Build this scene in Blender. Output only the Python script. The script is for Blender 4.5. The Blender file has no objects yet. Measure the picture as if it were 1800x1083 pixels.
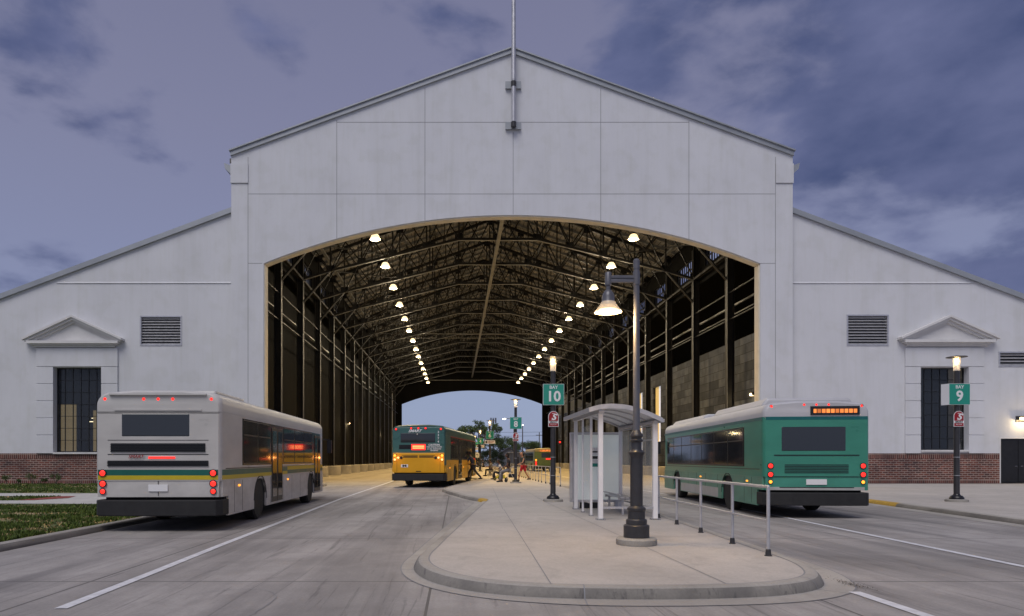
import bpy, bmesh, math, random
from mathutils import Vector, Matrix
random.seed(7)
R = math.radians
SC = bpy.context.scene
COL = SC.collection

# ---------------------------------------------------------------- camera, world, sun, exposure
F = 1200.0; HX, HY, CH = 802.0, 808.0, 1.5          # focal length in photo pixels, vanishing point, camera height
cam_d = bpy.data.cameras.new('camera'); cam = bpy.data.objects.new('camera', cam_d); COL.objects.link(cam)
cam_d.sensor_width = 36; cam_d.lens = 36 * F / 1800
cam_d.shift_x = (900 - HX) / 1800; cam_d.shift_y = (HY - 541.5) / 1800
cam_d.clip_start = .05; cam_d.clip_end = 3000
cam.location = (0, 0, CH); cam.rotation_euler = (R(90), 0, 0)
SC.camera = cam
SC.view_settings.view_transform = 'Standard'; SC.view_settings.look = 'None'
SC.view_settings.exposure = 0; SC.view_settings.gamma = 1

SUN_EL, SUN_ROT = R(56), R(202)
wd = bpy.data.worlds.new('World'); SC.world = wd; wd.use_nodes = True
nt = wd.node_tree; nt.nodes.clear()
def N(nt, t, **kw):
    n = nt.nodes.new(t)
    for k, v in kw.items():
        if k.startswith('i_'): n.inputs[k[2:].replace('_', ' ')].default_value = v
        else: setattr(n, k, v)
    return n
def ramp(nt, stops, interp='LINEAR'):
    n = nt.nodes.new('ShaderNodeValToRGB'); n.color_ramp.interpolation = interp
    els = n.color_ramp.elements
    while len(els) < len(stops): els.new(.5)
    for e, (p, c) in zip(els, stops):
        e.position = p; e.color = (*c, 1) if len(c) == 3 else c
    return n
L = nt.links.new
SX, SZ = 1.2, .1
tc = N(nt, 'ShaderNodeTexCoord')
sky = N(nt, 'ShaderNodeTexSky', sky_type='NISHITA'); sky.sun_disc = False
sky.sun_elevation = SUN_EL; sky.sun_rotation = SUN_ROT; sky.air_density = 1.0; sky.dust_density = 2.0
sep = N(nt, 'ShaderNodeSeparateXYZ'); L(tc.outputs['Generated'], sep.inputs[0])
# overcast veil: smooth grey-violet cloud layer, paler near the horizon
veil = ramp(nt, [(0.0, (2.9, 3.5, 5.3)), (.10, (2.8, 3.3, 5.0)), (.20, (2.3, 2.5, 4.0)), (.42, (2.15, 2.17, 3.35)), (.7, (1.65, 1.65, 2.7)), (1, (2.2, 2.2, 3.2))])
L(sep.outputs['Z'], veil.inputs[0])
mixv = N(nt, 'ShaderNodeMix', data_type='RGBA'); mixv.inputs[0].default_value = .86
L(sky.outputs[0], mixv.inputs['A']); L(veil.outputs[0], mixv.inputs['B'])
mp = N(nt, 'ShaderNodeMapping'); mp.inputs['Scale'].default_value = (1.0, .8, 1.9); mp.inputs['Rotation'].default_value = (0, R(9), 0); mp.inputs['Location'].default_value = (SX, 0, SZ)
L(tc.outputs['Generated'], mp.inputs[0])
n1 = N(nt, 'ShaderNodeTexNoise'); n1.inputs['Scale'].default_value = 4.6; n1.inputs['Detail'].default_value = 9; n1.inputs['Roughness'].default_value = .52
n1.inputs['Distortion'].default_value = .15
L(mp.outputs[0], n1.inputs['Vector'])
def M_(nt, op, a, b=None, clamp=False):
    n = nt.nodes.new('ShaderNodeMath'); n.operation = op; n.use_clamp = clamp
    for i, v in enumerate((a, b)):
        if v is None: continue
        if isinstance(v, (int, float)): n.inputs[i].default_value = v
        else: nt.links.new(v, n.inputs[i])
    return n.outputs[0]
# cloud cover grows to the east (camera right)
bias = N(nt, 'ShaderNodeMapRange'); bias.inputs['From Min'].default_value = .1; bias.inputs['From Max'].default_value = .42
bias.inputs['To Min'].default_value = -.035; bias.inputs['To Max'].default_value = .11
L(sep.outputs['X'], bias.inputs['Value'])
lowm = N(nt, 'ShaderNodeMapRange'); lowm.inputs['From Min'].default_value = .05; lowm.inputs['From Max'].default_value = .2
L(sep.outputs['Z'], lowm.inputs['Value'])
s_ = M_(nt, 'ADD', n1.outputs[0], bias.outputs[0])
mk = ramp(nt, [(.485, (0, 0, 0)), (.64, (1, 1, 1))], 'EASE'); L(s_, mk.inputs[0])
mk2 = M_(nt, 'MULTIPLY', M_(nt, 'MULTIPLY', mk.outputs[0], .9), lowm.outputs[0])
n2 = N(nt, 'ShaderNodeTexNoise'); n2.inputs['Scale'].default_value = 7; n2.inputs['Detail'].default_value = 6
L(mp.outputs[0], n2.inputs['Vector'])
cl = ramp(nt, [(.30, (.42, .64, 1.6)), (.68, (1.35, 1.55, 2.9))]); L(n2.outputs[0], cl.inputs[0])
mixc = N(nt, 'ShaderNodeMix', data_type='RGBA'); L(mk2, mixc.inputs[0]); L(mixv.outputs['Result'], mixc.inputs['A']); L(cl.outputs[0], mixc.inputs['B'])
bg = N(nt, 'ShaderNodeBackground'); bg.inputs['Strength'].default_value = .105
L(mixc.outputs['Result'], bg.inputs['Color'])
wo = N(nt, 'ShaderNodeOutputWorld'); L(bg.outputs[0], wo.inputs[0])

sl = bpy.data.lights.new('sun', 'SUN'); sl.energy = 1.85; sl.angle = R(38); sl.color = (1, .965, .94)
so = bpy.data.objects.new('sun', sl); COL.objects.link(so)
sd = Vector((math.sin(SUN_ROT) * math.cos(SUN_EL), math.cos(SUN_ROT) * math.cos(SUN_EL), math.sin(SUN_EL)))
so.rotation_euler = sd.to_track_quat('Z', 'Y').to_euler(); so.location = (0, -20, 40)

# ---------------------------------------------------------------- materials
def mat(name, col, rough=.6, metal=0, spec=.5, emit=None, es=0, trans=0, alpha=1, ior=1.45):
    m = bpy.data.materials.new(name); m.use_nodes = True
    b = m.node_tree.nodes['Principled BSDF']
    b.inputs['Base Color'].default_value = (*col, 1); b.inputs['Roughness'].default_value = rough
    b.inputs['Metallic'].default_value = metal; b.inputs['Specular IOR Level'].default_value = spec
    b.inputs['IOR'].default_value = ior
    if emit: b.inputs['Emission Color'].default_value = (*emit, 1); b.inputs['Emission Strength'].default_value = es
    if trans: b.inputs['Transmission Weight'].default_value = trans
    b.inputs['Alpha'].default_value = alpha
    return m
def vary(m, amt=.25, scale=3.0, stretch=(1, 1, 1), rough_amt=.15, bump=0, bscale=40, detail=6):
    """real unevenness: noise on the base colour, the gloss and the relief, in object space"""
    t = m.node_tree; b = t.nodes['Principled BSDF']; col = b.inputs['Base Color'].default_value[:3]
    c = t.nodes.new('ShaderNodeTexCoord'); mp = t.nodes.new('ShaderNodeMapping'); mp.inputs['Scale'].default_value = stretch
    n = t.nodes.new('ShaderNodeTexNoise'); n.inputs['Scale'].default_value = scale; n.inputs['Detail'].default_value = detail; n.inputs['Roughness'].default_value = .62
    t.links.new(c.outputs['Object'], mp.inputs[0]); t.links.new(mp.outputs[0], n.inputs['Vector'])
    lo = tuple(max(0, x * (1 - amt)) for x in col); hi = tuple(min(1, x * (1 + amt)) for x in col)
    r = ramp(t, [(.3, lo), (.7, hi)]); t.links.new(n.outputs[0], r.inputs[0]); t.links.new(r.outputs[0], b.inputs['Base Color'])
    rg = b.inputs['Roughness'].default_value
    mr = t.nodes.new('ShaderNodeMapRange'); mr.inputs['To Min'].default_value = max(.02, rg - rough_amt); mr.inputs['To Max'].default_value = min(1, rg + rough_amt)
    t.links.new(n.outputs[0], mr.inputs['Value']); t.links.new(mr.outputs[0], b.inputs['Roughness'])
    if bump:
        n2 = t.nodes.new('ShaderNodeTexNoise'); n2.inputs['Scale'].default_value = bscale; n2.inputs['Detail'].default_value = 5
        t.links.new(c.outputs['Object'], n2.inputs['Vector'])
        bp = t.nodes.new('ShaderNodeBump'); bp.inputs['Strength'].default_value = bump; bp.inputs['Distance'].default_value = .01
        t.links.new(n2.outputs[0], bp.inputs['Height']); t.links.new(bp.outputs[0], b.inputs['Normal'])
    return m
def concrete(name, col, joints=None, tyre=0, warm=0, jx=(0, 0), stain=.35):
    m = mat(name, col, .8); t = m.node_tree; b = t.nodes['Principled BSDF']; l = t.links.new
    c = t.nodes.new('ShaderNodeTexCoord')
    def noise(scale, detail=6, st=(1, 1, 1), rough=.6, dist=0):
        mp = t.nodes.new('ShaderNodeMapping'); mp.inputs['Scale'].default_value = st
        n = t.nodes.new('ShaderNodeTexNoise'); n.inputs['Scale'].default_value = scale; n.inputs['Detail'].default_value = detail
        n.inputs['Roughness'].default_value = rough; n.inputs['Distortion'].default_value = dist
        l(c.outputs['Object'], mp.inputs[0]); l(mp.outputs[0], n.inputs['Vector']); return n.outputs[0]
    def mixm(fac, a, bb, mode='MIX'):
        x = t.nodes.new('ShaderNodeMix'); x.data_type = 'RGBA'; x.blend_type = mode
        if isinstance(fac, (int, float)): x.inputs[0].default_value = fac
        else: l(fac, x.inputs[0])
        for k, v in (('A', a), ('B', bb)):
            if isinstance(v, tuple): x.inputs[k].default_value = (*v, 1)
            else: l(v, x.inputs[k])
        return x.outputs['Result']
    r1 = ramp(t, [(.3, tuple(x * (1 - stain) for x in col)), (.62, col), (.8, tuple(x * 1.13 for x in col))]); l(noise(.35, 8, rough=.65, dist=.4), r1.inputs[0])
    r2 = ramp(t, [(.3, (.88, .88, .88)), (.7, (1.07, 1.07, 1.07))]); l(noise(30, 4), r2.inputs[0])
    out = mixm(1.0, r1.outputs[0], r2.outputs[0], 'MULTIPLY')
    r3 = ramp(t, [(.50, (0, 0, 0)), (.70, (.75, .75, .75))]); l(noise(2.2, 7, (1, .8, 1), dist=.8), r3.inputs[0])
    out = mixm(r3.outputs[0], out, tuple(x * .72 for x in col))
    sp = ramp(t, [(.70, (0, 0, 0)), (.76, (.55, .55, .55))]); l(noise(11, 3), sp.inputs[0])
    out = mixm(sp.outputs[0], out, tuple(x * .5 for x in col))
    if tyre:
        rt = ramp(t, [(.45, (0, 0, 0)), (.75, (tyre, tyre, tyre))]); l(noise(1.0, 6, (1.1, .07, 1), .6, .5), rt.inputs[0])
        out = mixm(rt.outputs[0], out, (.055, .052, .055))
        rt = ramp(t, [(.56, (0, 0, 0)), (.64, (tyre * .6,) * 3)]); l(noise(2.4, 8, (2.6, .09, 1), .7, 1.2), rt.inputs[0])
        out = mixm(rt.outputs[0], out, (.05, .047, .05))
    if joints:
        br = t.nodes.new('ShaderNodeTexBrick'); br.offset = 0; br.squash = 1
        mp = t.nodes.new('ShaderNodeMapping'); mp.inputs['Location'].default_value = (jx[0], jx[1], 0)
        l(c.outputs['Object'], mp.inputs[0]); l(mp.outputs[0], br.inputs['Vector'])
        br.inputs['Scale'].default_value = 1; br.inputs['Mortar Size'].default_value = .017; br.inputs['Brick Width'].default_value = joints[0]
        br.inputs['Row Height'].default_value = joints[1]; br.inputs['Mortar Smooth'].default_value = .2
        out = mixm(br.outputs['Fac'], out, tuple(x * .3 for x in col))
    l(out, b.inputs['Base Color'])
    bp = t.nodes.new('ShaderNodeBump'); bp.inputs['Strength'].default_value = .35; bp.inputs['Distance'].default_value = .008
    l(noise(55, 5), bp.inputs['Height']); l(bp.outputs[0], b.inputs['Normal'])
    rr = t.nodes.new('ShaderNodeMapRange'); rr.inputs['To Min'].default_value = .55; rr.inputs['To Max'].default_value = .95
    l(noise(1.3), rr.inputs['Value']); l(rr.outputs[0], b.inputs['Roughness'])
    return m
def brick(name, c1, c2, mortar, w, h, ms, soldier=False, rough=.85, plane='XZ', bump=.4):
    m = mat(name, c1, rough); t = m.node_tree; b = t.nodes['Principled BSDF']; l = t.links.new
    c = t.nodes.new('ShaderNodeTexCoord'); s = t.nodes.new('ShaderNodeSeparateXYZ'); cb = t.nodes.new('ShaderNodeCombineXYZ')
    l(c.outputs['Object'], s.inputs[0])
    l(s.outputs[plane[0]], cb.inputs[0]); l(s.outputs[plane[1]], cb.inputs[1])
    br = t.nodes.new('ShaderNodeTexBrick'); l(cb.outputs[0], br.inputs['Vector'])
    br.inputs['Scale'].default_value = 1; br.inputs['Brick Width'].default_value = w; br.inputs['Row Height'].default_value = h
    br.inputs['Mortar Size'].default_value = ms; br.inputs['Mortar Smooth'].default_value = .1; br.inputs['Bias'].default_value = -.1
    br.inputs['Color1'].default_value = (*c1, 1); br.inputs['Color2'].default_value = (*c2, 1); br.inputs['Mortar'].default_value = (*mortar, 1)
    if soldier: br.offset = 0
    n = t.nodes.new('ShaderNodeTexNoise'); n.inputs['Scale'].default_value = 1.3; n.inputs['Detail'].default_value = 8; l(c.outputs['Object'], n.inputs['Vector'])
    r = ramp(t, [(.3, (.55, .55, .6)), (.7, (1.35, 1.3, 1.25))]); l(n.outputs[0], r.inputs[0])
    x = t.nodes.new('ShaderNodeMix'); x.data_type = 'RGBA'; x.blend_type = 'MULTIPLY'; x.inputs[0].default_value = 1
    l(br.outputs[0], x.inputs['A']); l(r.outputs[0], x.inputs['B']); l(x.outputs['Result'], b.inputs['Base Color'])
    bp = t.nodes.new('ShaderNodeBump'); bp.inputs['Strength'].default_value = bump; bp.inputs['Distance'].default_value = .01; bp.invert = True
    l(br.outputs['Fac'], bp.inputs['Height']); l(bp.outputs[0], b.inputs['Normal'])
    return m

MT = {}
def stucco():
    m = vary(mat('stucco', (.625, .63, .655), .85), .05, .5, (1, 1, .5), .08, .5, 45, 9); t = m.node_tree; b = t.nodes['Principled BSDF']
    src = b.inputs['Base Color'].links[0].from_socket; c = t.nodes.new('ShaderNodeTexCoord'); l = t.links.new
    for sc_, st, lo, a in ((1.0, (1.6, 1, .10), .945, (.52, .72)), (6.0, (1, 1, .06), .975, (.5, .7)), (1.2, (.9, 1, .9), .96, (.5, .62))):
        mp = t.nodes.new('ShaderNodeMapping'); mp.inputs['Scale'].default_value = st; n = t.nodes.new('ShaderNodeTexNoise'); n.inputs['Scale'].default_value = sc_; n.inputs['Detail'].default_value = 8
        l(c.outputs['Object'], mp.inputs[0]); l(mp.outputs[0], n.inputs['Vector']); r = ramp(t, [(a[0], (1, 1, 1)), (a[1], (lo, lo, lo * .985))]); l(n.outputs[0], r.inputs[0])
        x = t.nodes.new('ShaderNodeMix'); x.data_type = 'RGBA'; x.blend_type = 'MULTIPLY'; x.inputs[0].default_value = 1; l(src, x.inputs['A']); l(r.outputs[0], x.inputs['B']); src = x.outputs['Result']
    l(src, b.inputs['Base Color']); return m
MT['stucco'] = stucco()
MT['trim'] = vary(mat('painted_trim', (.64, .63, .62), .6), .06, 2.0, bump=.1)
MT['cream'] = vary(mat('cream_reveal', (.70, .64, .52), .7), .1, 1.5)
MT['joint'] = mat('joint', (.24, .24, .25), .9)
MT['fascia'] = vary(mat('roof_fascia', (.34, .36, .38), .45, .3), .1, .6)
MT['brick'] = brick('brick', (.165, .052, .038), (.055, .030, .030), (.34, .27, .23), .32, .115, .016)
MT['soldier'] = brick('soldier_course', (.15, .046, .036), (.06, .026, .026), (.30, .24, .20), .115, .3, .014, True)
MT['deck'] = brick('roof_deck', (.19, .185, .175), (.095, .092, .086), (.008, .007, .006), .35, 3.3, .03, plane='XY', rough=.7)
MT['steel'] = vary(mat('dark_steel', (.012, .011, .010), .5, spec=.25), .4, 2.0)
MT['steel_pale'] = vary(mat('pale_steel', (.13, .13, .125), .45, .3), .4, 1.5)  # paler steel; its thin strips on the trusses paint lamp-lit edges
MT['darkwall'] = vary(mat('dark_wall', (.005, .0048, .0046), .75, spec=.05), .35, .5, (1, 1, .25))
MT['block'] = brick('block_panels', (.085, .10, .13), (.018, .021, .028), (.004, .004, .005), 1.9, .62, .02, plane='YZ', rough=.5, bump=.15)
MT['block'].node_tree.nodes['Principled BSDF'].inputs['Specular IOR Level'].default_value = .12
MT['road'] = concrete('road_concrete', (.385, .360, .340), (4.2, 4.6), .6, jx=(.3, .8), stain=.42)
MT['hall_floor'] = concrete('hall_floor', (.38, .345, .29), (4.2, 6.5), .3)
MT['walk'] = concrete('walk_concrete', (.47, .435, .395), None, 0, stain=.2)
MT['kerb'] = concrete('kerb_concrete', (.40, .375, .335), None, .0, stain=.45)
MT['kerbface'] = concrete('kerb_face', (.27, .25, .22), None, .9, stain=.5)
MT['gutter'] = concrete('gutter_concrete', (.40, .375, .34), None, 0)
MT['path'] = concrete('path_concrete', (.50, .49, .46), None, 0, stain=.1)
MT['line'] = vary(mat('road_paint', (.62, .62, .64), .6), .2, 6)
MT['yellow'] = vary(mat('yellow_kerb_paint', (.45, .27, .03), .6), .25, 9)
MT['black'] = vary(mat('black_paint', (.012, .012, .014), .35), .3, 4)
MT['post'] = vary(mat('dark_grey_post', (.040, .039, .042), .4, .1), .25, 5)
MT['postlight'] = vary(mat('grey_post', (.13, .13, .145), .4, .3), .15, 5)
MT['alu'] = vary(mat('aluminium', (.50, .50, .52), .38, .5), .12, 5)
MT['white'] = vary(mat('white_coat', (.72, .72, .74), .4), .05, 3)
MT['green_sign'] = mat('sign_green', (.02, .27, .20), .4)
MT['sign_white'] = mat('sign_white', (.75, .75, .75), .45)
MT['red_sign'] = mat('sign_red', (.30, .008, .015), .4)
MT['sign_black'] = mat('sign_black', (.02, .02, .02), .5)
MT['lampglow'] = mat('lamp_glow', (1, .9, .7), .4, emit=(1, .72, .34), es=9)
MT['lampshade'] = mat('prismatic_shade', (.42, .38, .34), .25, spec=.8, alpha=.72)
MT['lampglow2'] = mat('lamp_prism', (.95, .93, .9), .25, emit=(1, .74, .38), es=1.7)
MT['glow_soft'] = mat('lens_glow', (.9, .85, .8), .2, emit=(1, .80, .5), es=.12, alpha=.45)
MT['white_lens'] = mat('far_lamp_lens', (.9, .9, .9), .3, emit=(1, .95, .85), es=9)
MT['glass'] = mat('clear_glass', (.88, .93, .93), .04, spec=.6, alpha=.16)
MT['frost'] = vary(mat('frosted_panel', (.80, .85, .83), .3, emit=(.75, .85, .8), es=.10), .06, 1.2)  # faint emission stands in for light passing through from behind
MT['darkglass'] = mat('dark_glass', (.018, .021, .026), .06, spec=.9)
MT['winglass'] = mat('window_glass', (.03, .035, .045), .03, spec=.9, alpha=.42)
MT['sash'] = mat('sash_paint', (.015, .016, .018), .4)
MT['rubber'] = vary(mat('rubber', (.018, .018, .019), .75), .3, 6)
MT['chrome'] = mat('chrome', (.6, .6, .62), .2, 1)
MT['soil'] = vary(mat('soil', (.14, .10, .06), .95), .4, 3)
MT['bark'] = vary(mat('bark', (.09, .075, .06), .9), .4, 3)
MT['red_pad'] = vary(mat('tactile_pad', (.22, .045, .03), .8), .2, 6)
MT['base_black'] = mat('chassis_black', (.010, .010, .011), .7)
MT['led_red'] = mat('tail_red', (.5, .01, .01), .3, emit=(1, .03, .02), es=1.7)
MT['led_amber'] = mat('tail_amber', (.7, .25, .02), .3, emit=(1, .33, .03), es=2.2)
MT['led_hot'] = mat('tail_hot', (.9, .3, .1), .3, emit=(1, .4, .12), es=3.2)
def led_matrix():
    m = mat('route_sign', (.03, .02, .015), .4, emit=(1, .26, .05), es=1.6); t = m.node_tree; b = t.nodes['Principled BSDF']; l = t.links.new
    c = t.nodes.new('ShaderNodeTexCoord'); s = t.nodes.new('ShaderNodeSeparateXYZ'); cb = t.nodes.new('ShaderNodeCombineXYZ'); l(c.outputs['Object'], s.inputs[0]); l(s.outputs['X'], cb.inputs[0]); l(s.outputs['Z'], cb.inputs[1])
    br = t.nodes.new('ShaderNodeTexBrick'); br.offset = 0; br.inputs['Scale'].default_value = 1; br.inputs['Brick Width'].default_value = .11; br.inputs['Row Height'].default_value = .2; br.inputs['Mortar Size'].default_value = .012
    br.inputs['Color1'].default_value = (1, 1, 1, 1); br.inputs['Color2'].default_value = (.35, .35, .35, 1); br.inputs['Mortar'].default_value = (.03, .03, .03, 1)
    l(cb.outputs[0], br.inputs['Vector']); x = t.nodes.new('ShaderNodeMix'); x.data_type = 'RGBA'; x.blend_type = 'MULTIPLY'; x.inputs[0].default_value = 1; x.inputs['B'].default_value = (1, .26, .05, 1)
    l(br.outputs[0], x.inputs['A']); l(x.outputs['Result'], b.inputs['Emission Color']); return m
MT['sign_amber'] = led_matrix()

def leafmat(name, c):
    m = mat(name, c, .65, spec=.3); t = m.node_tree; b = t.nodes['Principled BSDF']
    g = t.nodes.new('ShaderNodeNewGeometry')
    r = ramp(t, [(0, tuple(x * .55 for x in c)), (.6, c), (1, (c[0] * 1.7, c[1] * 1.5, c[2] * 1.2))])
    t.links.new(g.outputs['Random Per Island'], r.inputs[0]); t.links.new(r.outputs[0], b.inputs['Base Color'])
    return m
MT['leaf'] = leafmat('leaves', (.075, .115, .04)); MT['leaf_dark'] = leafmat('dark_leaves', (.028, .045, .022))
MT['grass'] = leafmat('grass_blades', (.075, .115, .022)); MT['straw'] = leafmat('dry_grass', (.34, .26, .13))
def lawnmat():
    m = mat('lawn', (.05, .07, .02), .95); t = m.node_tree; b = t.nodes['Principled BSDF']
    c = t.nodes.new('ShaderNodeTexCoord'); n = t.nodes.new('ShaderNodeTexNoise'); n.inputs['Scale'].default_value = .9; n.inputs['Detail'].default_value = 9; n.inputs['Roughness'].default_value = .7
    t.links.new(c.outputs['Object'], n.inputs['Vector'])
    r = ramp(t, [(.44, (.05, .08, .018)), (.52, (.09, .11, .03)), (.60, (.34, .25, .14))]); t.links.new(n.outputs[0], r.inputs[0]); t.links.new(r.outputs[0], b.inputs['Base Color'])
    return m
MT['lawn'] = lawnmat()

# ---------------------------------------------------------------- mesh builder
class MB:
    def __init__(s): s.v = []; s.f = []; s.m = []
    def add(s, vs, fs, m=0):
        o = len(s.v); s.v += [tuple(v) for v in vs]; s.f += [tuple(i + o for i in f) for f in fs]; s.m += [m] * len(fs); return s
    def box(s, x0, x1, y0, y1, z0, z1, m=0):
        return s.add([(x0, y0, z0), (x1, y0, z0), (x1, y1, z0), (x0, y1, z0), (x0, y0, z1), (x1, y0, z1), (x1, y1, z1), (x0, y1, z1)],
                     [(3, 2, 1, 0), (4, 5, 6, 7), (0, 1, 5, 4), (1, 2, 6, 5), (2, 3, 7, 6), (3, 0, 4, 7)], m)
    def beam(s, a, b, w, h, m=0, up=(0, 0, 1)):
        a, b = Vector(a), Vector(b); d = (b - a).normalized(); u = Vector(up)
        if abs(d.dot(u)) > .98: u = Vector((0, 1, 0))
        r = d.cross(u).normalized(); u = r.cross(d)
        vs = []
        for p in (a, b):
            for sx, sy in ((-1, -1), (1, -1), (1, 1), (-1, 1)): vs.append(p + r * sx * w / 2 + u * sy * h / 2)
        return s.add(vs, [(3, 2, 1, 0), (4, 5, 6, 7), (0, 1, 5, 4), (1, 2, 6, 5), (2, 3, 7, 6), (3, 0, 4, 7)], m)
    def tube(s, pts, r, n=8, m=0, caps=True):
        pts = [Vector(p) for p in pts]; rs = r if isinstance(r, (list, tuple)) else [r] * len(pts)
        vs = []; fs = []; prev = None
        for i, p in enumerate(pts):
            d = (pts[min(i + 1, len(pts) - 1)] - pts[max(i - 1, 0)]).normalized()
            u = prev if prev is not None else (Vector((0, 0, 1)) if abs(d.z) < .9 else Vector((1, 0, 0)))
            a = d.cross(u)
            if a.length < 1e-4: a = d.orthogonal()
            a.normalize(); u = a.cross(d).normalized(); prev = u
            for k in range(n):
                t = 2 * math.pi * k / n; vs.append(p + a * math.cos(t) * rs[i] + u * math.sin(t) * rs[i])
        for i in range(len(pts) - 1):
            for k in range(n):
                k2 = (k + 1) % n; fs.append((i * n + k, i * n + k2, (i + 1) * n + k2, (i + 1) * n + k))
        if caps: fs.append(tuple(range(n))[::-1]); fs.append(tuple((len(pts) - 1) * n + k for k in range(n)))
        return s.add(vs, fs, m)
    def lathe(s, prof, c=(0, 0, 0), n=24, m=0, axis='Z'):
        vs = []; fs = []
        for r, z in prof:
            for k in range(n):
                t = 2 * math.pi * k / n; q = (r * math.cos(t), r * math.sin(t), z)
                if axis == 'X': q = (z, q[0], q[1])
                if axis == 'Y': q = (q[0], z, -q[1])
                vs.append((c[0] + q[0], c[1] + q[1], c[2] + q[2]))
        for i in range(len(prof) - 1):
            for k in range(n):
                k2 = (k + 1) % n; fs.append((i * n + k, i * n + k2, (i + 1) * n + k2, (i + 1) * n + k))
        fs.append(tuple(range(n))[::-1]); fs.append(tuple((len(prof) - 1) * n + k for k in range(n)))
        return s.add(vs, fs, m)
    def prism(s, poly, a, b, axis='Y', m=0):
        """poly of 2D points in the plane across the axis (Y: x,z; X: y,z; Z: x,y)"""
        def P(p, t):
            return {'Y': (p[0], t, p[1]), 'X': (t, p[0], p[1]), 'Z': (p[0], p[1], t)}[axis]
        n = len(poly); vs = [P(p, a) for p in poly] + [P(p, b) for p in poly]
        fs = [tuple(range(n)), tuple(range(2 * n - 1, n - 1, -1))] + [(i, i + n, (i + 1) % n + n, (i + 1) % n) for i in range(n)]
        return s.add(vs, fs, m)
    def ball(s, c, r, n=10, m=0, sq=(1, 1, 1)):
        prof = [(max(1e-4, math.sin(math.pi * i / n)) , -math.cos(math.pi * i / n)) for i in range(n + 1)]
        vs = []; fs = []; k_ = n + 2
        for a, z in prof:
            for k in range(k_):
                t = 2 * math.pi * k / k_; vs.append((c[0] + r * sq[0] * a * math.cos(t), c[1] + r * sq[1] * a * math.sin(t), c[2] + r * sq[2] * z))
        for i in range(n):
            for k in range(k_):
                k2 = (k + 1) % k_; fs.append((i * k_ + k, i * k_ + k2, (i + 1) * k_ + k2, (i + 1) * k_ + k))
        return s.add(vs, fs, m)
    def build(s, name, mats, parent=None, org=(0, 0, 0), smooth=False, bevel=0, fix=True):
        if not isinstance(mats, (list, tuple)): mats = [mats]
        me = bpy.data.meshes.new(name)
        me.from_pydata([(x - org[0], y - org[1], z - org[2]) for x, y, z in s.v], [], s.f)
        for k in mats: me.materials.append(MT[k] if isinstance(k, str) else k)
        me.polygons.foreach_set('material_index', s.m)
        if fix:
            bm = bmesh.new(); bm.from_mesh(me); bmesh.ops.recalc_face_normals(bm, faces=bm.faces); bm.to_mesh(me); bm.free()
        if smooth: me.shade_smooth(); me.set_sharp_from_angle(angle=R(35))
        o = bpy.data.objects.new(name, me); COL.objects.link(o)
        if parent: o.parent = parent
        if bevel:
            md = o.modifiers.new('bevel', 'BEVEL'); md.width = bevel; md.segments = 2; md.limit_method = 'ANGLE'; md.angle_limit = R(40)
        return o
def tag(o, label=None, cat=None, group=None, kind=None):
    if label: o['label'] = label
    if cat: o['category'] = cat
    if group: o['group'] = group
    if kind: o['kind'] = kind
    return o
def thing(name, label, cat, loc=(0, 0, 0), rz=0, group=None):
    o = bpy.data.objects.new(name, None); COL.objects.link(o); o.location = loc; o.rotation_euler = (0, 0, rz)
    o.empty_display_size = .2
    return tag(o, label, cat, group)
def copy_tree(o, parent=None):
    c = o.copy(); COL.objects.link(c); c.parent = parent
    for ch in list(o.children): copy_tree(ch, c)
    return c
def text(name, s, size, m, parent, loc, rot=(R(90), 0, 0), ext=.004, shear=0, bold=0, align='CENTER', sx=1):
    cu = bpy.data.curves.new(name, 'FONT'); cu.body = s; cu.size = size; cu.extrude = ext; cu.shear = shear; cu.offset = bold
    cu.align_x = align; cu.align_y = 'CENTER'; cu.resolution_u = 3
    t = bpy.data.objects.new(name, cu); COL.objects.link(t)
    me = bpy.data.meshes.new_from_object(t); bpy.data.objects.remove(t)
    me.materials.clear(); me.materials.append(MT[m])
    o = bpy.data.objects.new(name, me); COL.objects.link(o); o.parent = parent; o.location = loc; o.rotation_euler = rot; o.scale = (sx, 1, 1)
    return o
def at(px, py, Y):                                  # a photograph pixel at a known distance -> real X, Z
    return ((px - HX) * Y / F, CH + (HY - py) * Y / F)
def point_light(name, parent, loc, e, col=(1, .78, .45), r=.1):
    l = bpy.data.lights.new(name, 'POINT'); l.energy = e; l.color = col; l.shadow_soft_size = r
    o = bpy.data.objects.new(name, l); COL.objects.link(o); o.parent = parent; o.location = loc; return o
# ================================================================ the setting: ground, roads, kerbs
DF = 39.4; BAY = DF / 6; DB = DF * 3.534
SCL = DF / F
CX = (900 - HX) * SCL
IZ = .12                                            # height of kerbed surfaces
def sheet(name, poly, z, m, lab=None, thick=0):
    b = MB()
    if thick: b.prism(poly, z - thick, z, 'Z')
    else: b.add([(x, y, z) for x, y in poly], [tuple(range(len(poly)))])
    o = b.build(name, m); tag(o, kind='structure'); return o
sheet('ground', [(-1500, -60), (1500, -60), (1500, 2500), (-1500, 2500)], -.03, 'soil')
sheet('road', [(-7.6, -20), (60, -20), (60, DF - .05), (-7.6, DF - .05)], 0, 'road')
sheet('hall_floor', [(CX - 17, DF - .05), (CX + 17, DF - .05), (CX + 17, DB + 1), (CX - 17, DB + 1)], 0, 'hall_floor')
sheet('far_road', [(-80, DB + 1), (90, DB + 1), (90, 320), (-80, 320)], 0, 'road')

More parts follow.
